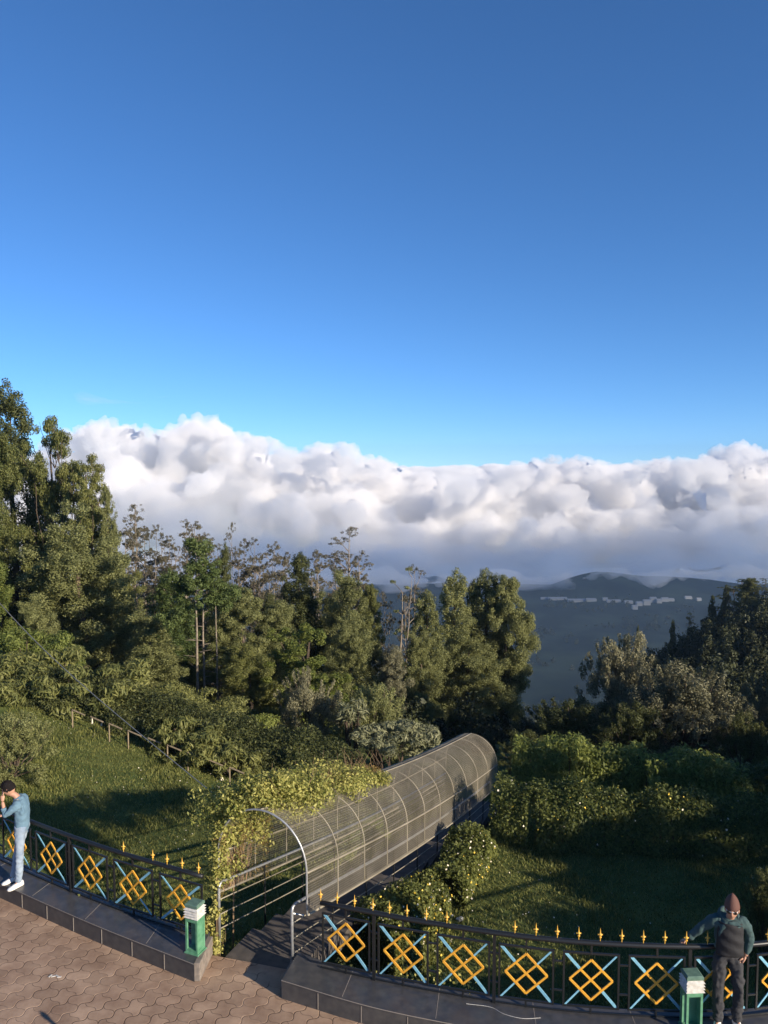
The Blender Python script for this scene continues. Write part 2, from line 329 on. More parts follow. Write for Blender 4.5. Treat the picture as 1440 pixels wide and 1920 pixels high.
# ------------------------------------------------------------------ fences
def panel_frame(t, p, u, w=.67, h=.72, zb=.35):
    """one square panel: black frame > yellow diamond lattice, blue cross bars"""
    up = Vector((0, 0, 1)); c = p + u * (w / 2); nrm = u.cross(up)
    P = lambda a, b: c + u * a + up * (zb + h / 2 + b)
    g = MB(); b = .024; hw, hh = w / 2, h / 2
    g.bar(P(-hw, -hh), P(-hw, hh), b, b, up=nrm); g.bar(P(hw, -hh), P(hw, hh), b, b, up=nrm)
    g.bar(P(-hw + b / 2, hh - b / 2), P(hw - b / 2, hh - b / 2), b * .9, b); g.bar(P(-hw + b / 2, -hh + b / 2), P(hw - b / 2, -hh + b / 2), b * .9, b)
    g.bar(P(0, hh), P(0, hh + .1), b, b, up=nrm)
    g.bar(P(0, -hh), P(0, -hh - .085), b, b, up=nrm)
    fr = g.build('panel_frame', M['black'], t)
    g = MB(); D = .262; bb = .026; dp = nrm * -.004
    cs = [P(-D, 0) + dp, P(0, D) + dp, P(D, 0) + dp, P(0, -D) + dp]
    for i in range(4): g.bar(cs[i], cs[(i + 1) % 4], .016 + .001 * i, bb, up=nrm.cross(cs[(i + 1) % 4] - cs[i]))
    m = [(cs[i] + cs[(i + 1) % 4]) / 2 for i in range(4)]
    g.bar(m[0], m[2], .013, bb, up=nrm.cross(m[2] - m[0])); g.bar(m[1], m[3], .0115, bb, up=nrm.cross(m[3] - m[1]))
    g.build('diamond_lattice', M['yellow'], fr)
    g = MB(); k = .018
    for i, (a, b2) in enumerate(((-1, 1), (1, 1), (1, -1), (-1, -1))):
        g = MB(); q = P(a * (hw - k), b2 * (hh - k)) + dp * .2
        g.bar(q, m[i] + dp * .2, .01, .021 if i % 2 else .034, up=nrm.cross(m[i] - q))
        g.build('cross_bar', M['blue'], fr)
def spear(t, p):
    g = MB()
    g.lathe((p.x, p.y, p.z), [(-.02, .0045), (.035, .0045), (.04, .016), (.05, .016), (.055, .007), (.065, .011), (.078, .024), (.092, .011), (.10, .008), (.165, .001)], 6)
    g.bar(p + Vector((-.03, 0, .078)), p + Vector((.03, 0, .078)), .006, .014)
    g.build('spear_finial', M['gold'], t)
def fence(label, path, d0, n, posts, spears, pitch=.80, pw=.67):
    t = thing('metal_fence', label, 'fence', (path.at(d0)[0].x, path.at(d0)[0].y, PT), 'black metal fences round the terrace')
    zt = 1.2
    g = MB(); top = [path.at(d)[0] + Vector((0, 0, zt)) for d in np.arange(max(0, d0 - .1), path.l[-1], .3)]
    g.tube(top, .033, 8); g.build('top_rail', M['black'], t, smooth=True)
    g = MB(); 
    lowr = [path.at(d)[0] + Vector((0, 0, PT + .018)) for d in np.arange(max(0, d0 - .1), path.l[-1], .3)]
    for a, b in zip(lowr, lowr[1:]): g.bar(a, b, .02, .02)
    g.build('bottom_rail', M['black'], t)
    for i in range(n):
        d = d0 + i * pitch; p, u = path.at(d); q, _ = path.at(d + pw); u = (q - p).normalized()
        panel_frame(t, p, u, pw)
        p2 = path.at(d + pw)[0]; p3 = path.at(d + pitch)[0]
        for z in (.55, .93): g = MB(); g.bar(p2 + Vector((0, 0, z)), p3 + Vector((0, 0, z)), .018, .02); g.build('spacer_bar', M['black'], t)
        if i in posts:
            c = (p2 + p3) / 2; g = MB(); g.bar(c + Vector((0, 0, PT)), c + Vector((0, 0, zt)), .04, .04, up=u); g.build('post', M['black'], t)
    for d in spears: p = path.at(d)[0]; spear(t, p + Vector((0, .0, zt + .035)))
    return t
LPth, RPth = Path(LF), Path(RF)
fence('black metal fence with yellow diamonds behind the man in the blue shirt', LPth, .02, 9, (2, 5), [.07, .37, .65, .92, 1.5], .92, .77)
fence('black metal fence with yellow diamonds behind the man in the knit hat', RPth, .03, 13, (0, 2, 5, 8), [.0, .24, .49, .75, .98, 1.22, 1.48, 1.75] + [2.62 + i * .262 for i in range(22)])

# ------------------------------------------------------------------ bollard lamps
def bollard(label, x, y, rot):
    t = thing('bollard_lamp', label, 'lamp', (x, y, PT), 'green bollard lamps on the plinths'); mr = Matrix.Rotation(rot, 3, 'Z')
    q = lambda a, b, c: Vector((x, y, PT)) + mr @ Vector((a, b, c))
    w, d, h = .2, .18, .52; b = .028; g = MB()
    for sx in (-1, 1):
        for sy in (-1, 1): g.box(q(sx * (w / 2 - b / 2), sy * (d / 2 - b / 2), h / 2), (b, b, h), mr)
    g.box(q(0, 0, .03), (w - .002, d - .002, .058), mr); g.box(q(0, 0, h - .03), (w - .002, d - .002, .058), mr)
    g.box(q(0, .045, h / 2), (w - .01, .012, h - .02), mr); g.box(q(w / 2 - .012, 0, h / 2), (.01, d - .01, h - .02), mr)
    g.build('lamp_body', M['green'], t)
    g = MB(); g.box(q(0, 0, -.0), (w + .03, d + .03, .03), mr); g.build('base_plate', M['green'], t)
    g = MB()
    for i in range(4):
        z = h + .02 + i * .038
        vs = []
        for (zz, e) in ((z - .017, .018), (z + .010, -.016)):
            for sx, sy in ((-1, -1), (1, -1), (1, 1), (-1, 1)): vs.append(q(sx * (w / 2 + e), sy * (d / 2 + e), zz))
        g.add(vs, [(3, 2, 1, 0), (4, 5, 6, 7), (0, 1, 5, 4), (1, 2, 6, 5), (2, 3, 7, 6), (3, 0, 4, 7)])
    g.box(q(0, 0, h + .075), (w - .05, d - .05, .15), mr)
    g.build('louvred_head', M['white'], t)
    g = MB(); z = h + .165; vs = [q(sx * (w / 2 + e), sy * (d / 2 + e), zz) for zz, e in ((z - .012, .004), (z + .022, .004), (z + .034, -.012)) for sx, sy in ((-1, -1), (1, -1), (1, 1), (-1, 1))]
    g.add(vs, [(3, 2, 1, 0), (8, 9, 10, 11)] + [(k + i, k + (i + 1) % 4, k + 4 + (i + 1) % 4, k + 4 + i) for k in (0, 4) for i in range(4)])
    g.build('cap', M['capgreen'], t)
bollard('green bollard lamp at the plinth end beside the vine-covered arch', -2.67, 10.5, R(-22))
bollard('green bollard lamp beside the man in the brown knit hat', 3.75, 9.0, R(3))

# ------------------------------------------------------------------ mesh tunnel over the stepped path
def tz(s): return -TS * s - .25 * math.sin(min(1, max(0, s / TL)) * math.pi) * .6
RR, LEG, ZB = .74, .62, .75
def arch(u):        # u 0..1 around the arch from the right foot to the left foot -> (offset, height)
    Lt = 2 * LEG + math.pi * RR; d = u * Lt
    if d < LEG: return RR, ZB + d
    if d > Lt - LEG: return -RR, ZB + (Lt - d)
    a = (d - LEG) / RR; return RR * math.cos(a), ZB + LEG + RR * math.sin(a) * 1.06
def tp(s, o, z): p = TO + TD * s + TN * o; return Vector((p.x, p.y, z + tz(s)))
tun = thing('mesh_tunnel', 'arched wire mesh tunnel over the stepped path leaving the terrace', 'tunnel', (TO.x, TO.y, 0))
g = MB(); rn = random.Random(5)
nh = int(TL / .034)
for i in range(nh):
    s = i * TL / nh
    g.tube([tp(s, *arch(k / 26)) for k in range(27)], .0023, 3, False)
nl = 96
for j in range(nl + 1):
    o, z = arch(j / nl); g.tube([tp(i * TL / 22, o, z) for i in range(23)], .0023, 3, False)
g.build('wire_mesh', M['wire'], tun)
for i in range(12):
    s = i * TL / 11; g = MB(); r = .015 if i == 0 else .009
    g.tube([tp(s, *arch(k / 32)) for k in range(33)], r, 8); g.build('hoop', M['steel'] if i == 0 else M['wire'], tun, smooth=True)
for (o, z, r) in ((RR + .012, ZB, .018), (-RR - .012, ZB, .018), (RR + .01, ZB + LEG, .014), (-RR - .01, ZB + LEG, .014), (.0, ZB + LEG + RR * 1.06 + .01, .012)):
    g = MB(); g.tube([tp(i * TL / 22, o, z) for i in range(23)], r, 8); g.build('long_rail', M['wire'], tun, smooth=True)
for sd, o, s_in, lab in ((-1, -.70, -.06, 'steel handrail on the left of the stepped path under the vine'), (1, .62, -.22, 'steel handrail on the right of the stepped path by the plinth')):
    p0 = TO + TD * s_in + TN * o
    t = thing('handrail', lab, 'railing', (p0.x, p0.y, 0), 'handrails along the stepped path')
    g = MB(); zt = .93
    g.tube([tp(s_in, o, -.03), tp(s_in, o, zt - .09), tp(s_in + .02, o, zt - .03), tp(s_in + .08, o, zt)] + [tp(s_in + .08 + k * (TL - .2) / 20, o, zt) for k in range(1, 21)], .022, 8)
    g.build('top_rail', M['steel'], t, smooth=True)
    g = MB()
    for z in (.22, .44, .67): g.tube([tp(s_in + k * (TL - .2) / 20, o, z) for k in range(21)], .009, 6)
    g.build('mid_rail', M['wire'], t, smooth=True)
    for k in range(1, 9):
        g = MB(); s = s_in + k * 1.3; g.tube([tp(s, o, -.15), tp(s, o, zt)], .014, 6); g.build('post', M['black'], t)
    g = MB(); g.tube([tp(s_in, o, .82), tp(s_in + .12, math.copysign(RR, o), .78)], .012, 6); g.build('bracket', M['steel'], t)

# ------------------------------------------------------------------ foliage machinery
def leaves_mesh(name, C, N, size, aspect, mats, seed, droop=0, tint=None, fold=False):
    rg = np.random.default_rng(seed); n = len(C)
    N = N / np.linalg.norm(N, axis=1, keepdims=True).clip(1e-6)
    T = rg.normal(size=(n, 3)); T[:, 2] -= droop; T -= N * (T * N).sum(1, keepdims=True); T /= np.linalg.norm(T, axis=1, keepdims=True).clip(1e-6)
    B = np.cross(N, T); s = (size * (0.6 + .8 * rg.random(n)))[:, None] * .5
    bend = N * s * .25
    V4 = np.stack([C - T * s - bend, C + B * s * aspect + bend * .5, C + T * s - bend, C - B * s * aspect + bend * .5], 1).reshape(-1, 3)
    me = bpy.data.meshes.new(name); me.vertices.add(4 * n); me.vertices.foreach_set('co', V4.astype(np.float32).ravel())
    me.loops.add(4 * n); me.loops.foreach_set('vertex_index', np.arange(4 * n, dtype=np.int32))
    me.polygons.add(n); me.polygons.foreach_set('loop_start', np.arange(0, 4 * n, 4, dtype=np.int32))
    a = me.attributes.new('tint', 'FLOAT', 'FACE'); a.data.foreach_set('value', (rg.random(n) if tint is None else tint).astype(np.float32))
    me.materials.append(mats); me.update(calc_edges=True); return me
def in_clumps(cl, n, rg, up=.25, rand=.55, shell=.45):
    """cl: rows (x,y,z,rx,rz); returns leaf centres and normals"""
    cl = np.array(cl); w = cl[:, 3] ** 2; w /= w.sum(); k = rg.choice(len(cl), n, p=w)
    d = rg.normal(size=(n, 3)); d /= np.linalg.norm(d, axis=1, keepdims=True)
    r = rg.random(n) ** shell
    C = cl[k, :3] + d * r[:, None] * np.stack([cl[k, 3], cl[k, 3], cl[k, 4]], 1)
    N = d + rg.normal(size=(n, 3)) * rand; N[:, 2] += up
    return C, N
def sub(cl, m, f, rg, keepz=1.):
    out = []
    for (x, y, z, r, rz) in cl:
        for _ in range(m):
            d = rg.normal(size=3); d /= np.linalg.norm(d); q = rg.random() ** .3
            fr = f * (.7 + .6 * rg.random())
            out.append((x + d[0] * r * q, y + d[1] * r * q, z + d[2] * rz * q * keepz, r * fr, rz * fr))
    return out
def trunk_mesh(name, segs, m):
    g = MB()
    for pts, r0, r1 in segs:
        n = len(pts); g.tube(pts, [r0 + (r1 - r0) * i / (n - 1) for i in range(n)], 7)
    o = g.build(name, m, smooth=True); me = o.data; bpy.data.objects.remove(o); return me
def wander(p, q, n, amp, rn):
    p = Vector(p); q = Vector(q); out = []
    for i in range(n + 1):
        t = i / n; a = amp * math.sin(math.pi * t) if i < n else 0
        out.append(p + (q - p) * t + Vector((rn.uniform(-a, a), rn.uniform(-a, a), rn.uniform(-a, a) * .3)))
    return out
PROTO = {}
def proto(kind, variant, leafm, barkm='bark'):
    key = (kind, variant, leafm, barkm)
    if key in PROTO: return PROTO[key]
    seed = sum(map(ord, kind)) * 31 + variant * 977; rn = random.Random(seed); rg = np.random.default_rng(seed)
    Ht, Wd = 10., 5.; cl = []; segs = []
    if kind == 'bushy':            # dense, lumpy, broad-shouldered crown to the ground
        for i in range(26):
            t = rn.random() ** .9; rad = 2.0 * math.sin(math.pi * (.16 + .78 * t)) ** .75 * (1 - .25 * t); a = rn.random() * 6.283; q = rn.uniform(.35, 1)
            r = rn.uniform(.85, 1.35) * (1 - .35 * t); cl.append((rad * q * math.cos(a), rad * q * math.sin(a), .9 + t * 8.2, r, r * 1.05))
        cl = sub(cl, 8, .42, rg); n, ls = 80000, .098; segs.append((wander((0, 0, -1), (0, 0, 7), 5, .2, rn), .25, .06))
    elif kind == 'column':         # tall, tapering, tufts pointing up
        for i in range(58):
            t = (i + rn.random()) / 58; rad = 2.1 * (1 - t) ** .65 * (.55 + .45 * min(1, t * 5 + .2)); a = i * 2.4 + rn.random(); q = rn.uniform(.45, .95)
            r = rn.uniform(.6, 1.0) * (1 - .5 * t); cl.append((rad * q * math.cos(a), rad * q * math.sin(a), .5 + t * 8.9, r, r * 1.35))
        cl = sub(cl, 8, .42, rg); n, ls = 72000, .1; segs.append((wander((0, 0, -1), (0, 0, 8.5), 6, .15, rn), .22, .03))
    elif kind == 'open':           # several stems showing, crown lumps at the top and side
        tips = []
        for i in range(20):
            a = rn.random() * 6.283; q = rn.uniform(.2, 1.9); z = rn.uniform(4.6, 9.4) - q * .9; p = (q * math.cos(a), q * math.sin(a), z); tips.append(p)
            segs.append((wander((rn.uniform(-.2, .2), rn.uniform(-.2, .2), rn.uniform(0, 3)), p, 6, .2, rn), .06, .015))
            for _ in range(3): segs.append((wander(Vector(p) * .75 + Vector((0, 0, 1.2)), (p[0] + rn.uniform(-.8, .8), p[1] + rn.uniform(-.8, .8), p[2] + rn.uniform(.1, .7)), 3, .1, rn), .03, .008))
        segs.append((wander((0, 0, -1), (0, 0, 8), 6, .3, rn), .2, .04)); 
        for p in tips: r = rn.uniform(.75, 1.1); cl.append((p[0], p[1], p[2] + .1, r, r * .7))
        for _ in range(9): a = rn.random() * 6.283; r = rn.uniform(.4, .7); cl.append((1.9 * math.cos(a) * rn.random(), 1.9 * math.sin(a), rn.uniform(1.5, 6), r, r * .6))
        cl = sub(cl, 10, .38, rg, .9); n, ls = 46000, .11
    elif kind == 'gum':            # slender stems, small flat umbrellas of leaves
        nst = 2 + variant % 2
        for k in range(nst):
            bx, by = rn.uniform(-.5, .5) * k, rn.uniform(-.5, .5) * k; hx = 9.4 - k * rn.uniform(.4, 1.6); tx, ty = bx + rn.uniform(-.7, .7), by + rn.uniform(-.7, .7)
            main = wander((bx, by, -1), (tx, ty, hx), 9, .16, rn); segs.append((main, .085, .018))
            cl.append((tx, ty, hx, .6, .35))
            for j in range(15):
                z = rn.uniform(.36, .95); i0 = int(z * 9); p = main[i0]; a = rn.random() * 6.283; q = rn.uniform(.5, 1.5) * (1.25 - z * .6)
                e = Vector((p.x + q * math.cos(a), p.y + q * math.sin(a), p.z + q * rn.uniform(.6, 1.2))); e.z = min(e.z, 9.6)
                segs.append((wander(p, e, 4, .08, rn), .03, .009)); r = rn.uniform(.3, .7); cl.append((e.x, e.y, e.z, r, r * .42))
                for _ in range(3): segs.append((wander(e * .7 + p * .3, (e.x + rn.uniform(-.4, .4), e.y + rn.uniform(-.4, .4), e.z + rn.uniform(0, .2)), 2, .04, rn), .014, .005))
        cl = sub(cl, 11, .27, rg, .9); n, ls = 9500, .10
    elif kind == 'ferny':          # light rounded feathery tree
        for i in range(20):
            t = rn.random(); a = rn.random() * 6.283; rad = 2.1 * math.sin(math.pi * (.15 + .7 * t)) * rn.uniform(.4, 1); r = rn.uniform(.6, 1.0)
            cl.append((rad * math.cos(a), rad * math.sin(a), 1.6 + t * 7.4, r, r))
            segs.append((wander((0, 0, 1 + t * 3), cl[-1][:3], 4, .15, rn), .05, .01))
        cl = sub(cl, 10, .3, rg); n, ls = 34000, .11; segs.append((wander((0, 0, -1), (0, 0, 7), 5, .2, rn), .2, .05))
    elif kind == 'poleconifer':    # long bare pale poles and a bushy crown above
        Wd = 4
        for k, (x, y, h) in enumerate(((-.12, 0, 9.3), (.14, .15, 8.6), (.62, .1, 6.4))):
            main = wander((x, y, -1.5), (x + rn.uniform(-.1, .1), y, h), 8, .05, rn); segs.append((main, .085 - k * .015, .02))
            for j in range(14): 
                z = rn.uniform(1.5, h - 2.5); a = rn.random() * 6.283; q = rn.uniform(.2, .8); segs.append((wander((x, y, z), (x + q * math.cos(a), y + q * math.sin(a), z + q * .25), 2, .04, rn), .018, .006))
        for i in range(30):
            t = rn.random(); a = i * 2.4; rad = 1.5 * (1 - t) ** .6 * rn.uniform(.4, 1); r = rn.uniform(.35, .6); cl.append((rad * math.cos(a), rad * math.sin(a), 6.0 + t * 3.5, r, r * .9))
        cl = sub(cl, 7, .45, rg); n, ls = 22000, .1
    elif kind == 'bare':           # half dead tree: limbs and few leaf pads
        main = wander((0, 0, -1), (.2, 0, 8.6), 8, .15, rn); segs.append((main, .17, .03)); m2 = wander((.1, .1, 2), (1.0, .2, 9.5), 8, .2, rn); segs.append((m2, .08, .02))
        for j in range(26):
            mm = main if j % 3 else m2; p = mm[rn.randrange(2, 9)]; a = rn.random() * 6.283; q = rn.uniform(.4, 1.5); e = Vector((p.x + q * math.cos(a), p.y + q * math.sin(a), p.z + q * rn.uniform(.1, .9)))
            segs.append((wander(p, e, 4, .12, rn), .035, .008)); 
            if j % 4 == 0 or e.z > 8.6: r = rn.uniform(.2, .35); cl.append((e.x, e.y, e.z, r, r * .35))
        for _ in range(10): r = rn.uniform(.3, .5); cl.append((rn.uniform(-1, 1), rn.uniform(-1, 1), rn.uniform(.5, 4), r, r))
        n, ls = 1900, .14
    elif kind == 'shrub':          # round shrub, proto 3 m high 3.6 wide, twigs sticking out
        Ht, Wd = 3., 3.6
        for i in range(24):
            a = rn.random() * 6.283; t = rn.random(); rad = 1.25 * math.cos(t * 1.4) * rn.uniform(.5, 1); r = rn.uniform(.3, .55)
            cl.append((rad * math.cos(a), rad * math.sin(a), .35 + 2.05 * math.sin(t * 1.5) * rn.uniform(.6, 1), r, r))
            e = Vector(cl[-1][:3]); segs.append((wander((0, 0, 0), e * 1.12, 4, .08, rn), .035, .006))
        for _ in range(40):
            d = Vector((rn.gauss(0, 1), rn.gauss(0, 1), abs(rn.gauss(0, 1)) + .2)).normalized(); e = Vector((d.x * 1.7, d.y * 1.7, .7 + d.z * 1.85)); segs.append((wander(e * .75, e, 3, .03, rn), .01, .003)); [cl.append((e.x * k, e.y * k, e.z * k, .07, .10)) for k in (1, .95, .9)]
        cl = sub(cl, 7, .42, rg) + [(*c[:3], c[3], c[4]) for c in cl[24:]]; n, ls = 32000, .06
    cl2 = cl; C, N = in_clumps(cl2, n, rg)
    me = leaves_mesh('crown', C, N, ls, .45, F[leafm], seed, droop=.3)
    tm = trunk_mesh('trunk', segs, M[barkm])
    zs = np.percentile(C[:, 2], 99.7); ws = np.percentile(np.abs(C[:, 0]), 98) * 2
    PROTO[key] = (me, tm, float(zs), float(ws)); return PROTO[key]
def plant(name, kind, variant, leafm, px, py, wpx, Y, label, cat='tree', group=None, barkm='bark', rot=None, sink=0, world=None, parts=('crown', 'trunk')):
    me, tm, hz, wx = proto(kind, variant, leafm, barkm)
    if world: x, Y, ztop, wid = world
    else: p = at_y(px, py, Y); x, ztop = p.x, p.z; wid = wpx / FPX * Y * 1.0
    zb = H(x, Y) - sink
    t = thing(name, label, cat, (x, Y, zb), group)
    t.rotation_euler.z = rot if rot is not None else (px * 12.9898 + py) % 6.283 if not world else (x * 7.1) % 6.283
    t.scale = (wid / wx, wid / wx, max(.5, (ztop - zb)) / hz)
    for nm, d in zip(parts, (me, tm)):
        o = bpy.data.objects.new(nm, d); COL.objects.link(o); o.parent = t
    return t
# ------------------------------------------------------------------ people
FOLDS = {'dark_cargo': (.11, .05), 'grey_green_fleece': (.14, .035), 'chambray_shirt': (.13, .04), 'pale_jeans': (.12, .03)}
def skin(name, verts, edges, m, parent, sub_=2, extra=None, root=0):
    """one continuous surface grown round a jointed skeleton; verts: (x,y,z,rx[,ry])"""
    me = bpy.data.meshes.new(name); me.from_pydata([v[:3] for v in verts], edges, []); tmp = bpy.data.objects.new(name, me); COL.objects.link(tmp)
    md = tmp.modifiers.new('s', 'SKIN'); md.use_smooth_shade = True
    for i, v in enumerate(verts):
        me.skin_vertices[0].data[i].radius = (v[3], v[4] if len(v) > 4 else v[3]); me.skin_vertices[0].data[i].use_root = (i == root)
    if m.name in FOLDS:
        sub_ = 3
    sb = tmp.modifiers.new('u', 'SUBSURF'); sb.levels = sub_; sb.render_levels = sub_
    if m.name in FOLDS:
        tx = bpy.data.textures.new('folds', 'CLOUDS'); tx.noise_scale = FOLDS[m.name][0]; tx.noise_depth = 2; tx.noise_basis = 'BLENDER_ORIGINAL'; tx.noise_type = 'HARD_NOISE'
        dm = tmp.modifiers.new('d', 'DISPLACE'); dm.texture = tx; dm.texture_coords = 'LOCAL'; dm.strength = FOLDS[m.name][1]; dm.mid_level = .45
    me2 = bpy.data.meshes.new_from_object(tmp.evaluated_get(bpy.context.evaluated_depsgraph_get())); bpy.data.objects.remove(tmp)
    me2.name = name; me2.materials.clear(); me2.materials.append(m)
    if extra:
        bm = bmesh.new(); bm.from_mesh(me2)
        for e in extra: bm.from_mesh(e)
        bm.to_mesh(me2); bm.free()
    me2.polygons.foreach_set('use_smooth', [True] * len(me2.polygons))
    if parent is None: return me2
    o = bpy.data.objects.new(name, me2); COL.objects.link(o); o.parent = parent; return o
def chain(*cs):
    vs = []; es = []
    for c in cs:
        prev = c[0] if isinstance(c[0], int) else None
        for v in (c[1:] if prev is not None else c):
            vs.append(v)
            if prev is not None: es.append((prev, len(vs) - 1))
            prev = len(vs) - 1
    return vs, es
def hand(w, d, nrm, curl, side=1):
    """wrist point, pointing direction, back-of-hand normal; five fingers as their own chains rooted in the palm"""
    w = Vector(w); d = Vector(d).normalized(); n = Vector(nrm); n = (n - d * n.dot(d)).normalized(); x = d.cross(n) * side; out = []
    V_, E_ = chain([(*(w - d * .01), .024, .019), (*(w + d * .03), .034, .017), (*(w + d * .075), .040, .015), (*(w + d * .092), .034, .012)])
    out.append(skin('palm', V_, E_, M['skin'], None, 1))
    for k, (o, ln) in enumerate(((-.028, .066), (-.010, .076), (.009, .071), (.027, .056))):
        b = w + d * .082 + x * o; dd = (d + x * o * 2.2).normalized(); p1 = b + dd * ln * .45; d2 = (dd * math.cos(curl) - n * math.sin(curl)); p2 = p1 + d2 * ln * .33; d3 = (dd * math.cos(curl * 1.9) - n * math.sin(curl * 1.9)); p3 = p2 + d3 * ln * .26
        V_, E_ = chain([(*b, .0095), (*p1, .0088), (*p2, .0082), (*p3, .0068)]); out.append(skin('finger', V_, E_, M['skin'], None, 1))
    b = w + d * .028 - x * .026; t1 = b + (d * .6 - x * .8).normalized() * .034; t2 = t1 + (d * .85 - x * .35 - n * .2).normalized() * .03; V_, E_ = chain([(*b, .012), (*t1, .0105), (*t2, .0085)]); out.append(skin('thumb', V_, E_, M['skin'], None, 1))
    return out
def ball(name, c, r, m, parent, rot=None, sub_=3):
    me = bpy.data.meshes.new(name); bm = bmesh.new(); bmesh.ops.create_icosphere(bm, subdivisions=sub_, radius=1, matrix=Matrix.Translation(c) @ (rot or Matrix.Identity(4)) @ Matrix.Diagonal((*r, 1)))
    bm.to_mesh(me); bm.free(); me.materials.append(m); me.polygons.foreach_set('use_smooth', [True] * len(me.polygons))
    o = bpy.data.objects.new(name, me); COL.objects.link(o); o.parent = parent; return o
def headmesh(c, f, up, s=1.0):
    """head with brow, nose, chin, ears; c centre, f facing, up"""
    c = Vector(c); f = Vector(f).normalized(); up = Vector(up); up = (up - f * up.dot(f)).normalized(); r = f.cross(up)
    bm = bmesh.new(); bmesh.ops.create_icosphere(bm, subdivisions=4, radius=1)
    for v in bm.verts:
        x, y, z = v.co      # x right, y forward, z up
        w = .076 * (1 - .22 * max(0, -z) ** 1.3 - .05 * max(0, y)); d_ = .098 * (1 - .10 * max(0, -z)); h = .118
        px, py_, pz = x * w, y * d_, z * h
        if y > 0:
            py_ -= .010 * max(0, 1 - ((z + .0) / .22) ** 2) * (1 - abs(x)) * 0
            py_ += .020 * math.exp(-(x / .16) ** 2 - ((z + .22) / .16) ** 2) + .012 * math.exp(-(x / .12) ** 2 - ((z + .02) / .18) ** 2)      # nose
            py_ -= .012 * (math.exp(-((abs(x) - .42) / .2) ** 2 - ((z - .02) / .12) ** 2))                                      # eye sockets
            py_ += .006 * math.exp(-(x / .3) ** 2 - ((z + .50) / .07) ** 2) + .010 * math.exp(-(x / .3) ** 2 - ((z + .82) / .15) ** 2)       # lips, chin
            py_ += .005 * math.exp(-((z - .2) / .08) ** 2)
        v.co = Vector((px, py_, pz)) * s
    for sx in (-1, 1): bmesh.ops.create_icosphere(bm, subdivisions=2, radius=1, matrix=Matrix.Translation((sx * .078 * s, -.008, -.012)) @ Matrix.Diagonal((.010, .020, .034, 1)))
    me = bpy.data.meshes.new('head'); bm.transform(Matrix.Translation(c) @ Matrix((r, f, up)).transposed().to_4x4()); bm.to_mesh(me); bm.free(); return me
def place(mlist, parent):
    pass
def shoe(parent, a, d, m='shoe'):
    a = Vector(a); d = Vector((d[0], d[1], 0)).normalized(); s = Vector((-d.y, d.x, 0)); g = MB(); secs = []
    for t, w, h in ((-.075, .028, .075), (-.05, .038, .095), (0, .040, .10), (.06, .044, .07), (.12, .048, .052), (.165, .040, .042), (.19, .02, .025)):
        c = a + d * t; ring = [c + s * w + Vector((0, 0, .002)), c + s * w * 1.03 + Vector((0, 0, .02)), c + s * w * .7 + Vector((0, 0, h * .85)), c + Vector((0, 0, h)), c - s * w * .7 + Vector((0, 0, h * .85)), c - s * w * 1.03 + Vector((0, 0, .02)), c - s * w + Vector((0, 0, .002))]; secs.append(ring)
    vs = [p + off(parent) for r_ in secs for p in r_]; n = 7; fs = [(i * n + k, i * n + (k + 1) % n, (i + 1) * n + (k + 1) % n, (i + 1) * n + k) for i in range(len(secs) - 1) for k in range(n)] + [tuple(range(n)), tuple((len(secs) - 1) * n + k for k in range(n))]
    g.add(vs, fs); return g.build('shoe', M[m], parent, smooth=True)
def sh0(a, b): return tuple(Vector(a) * .35 + Vector(b) * .65 - Vector((0, 0, .008)))
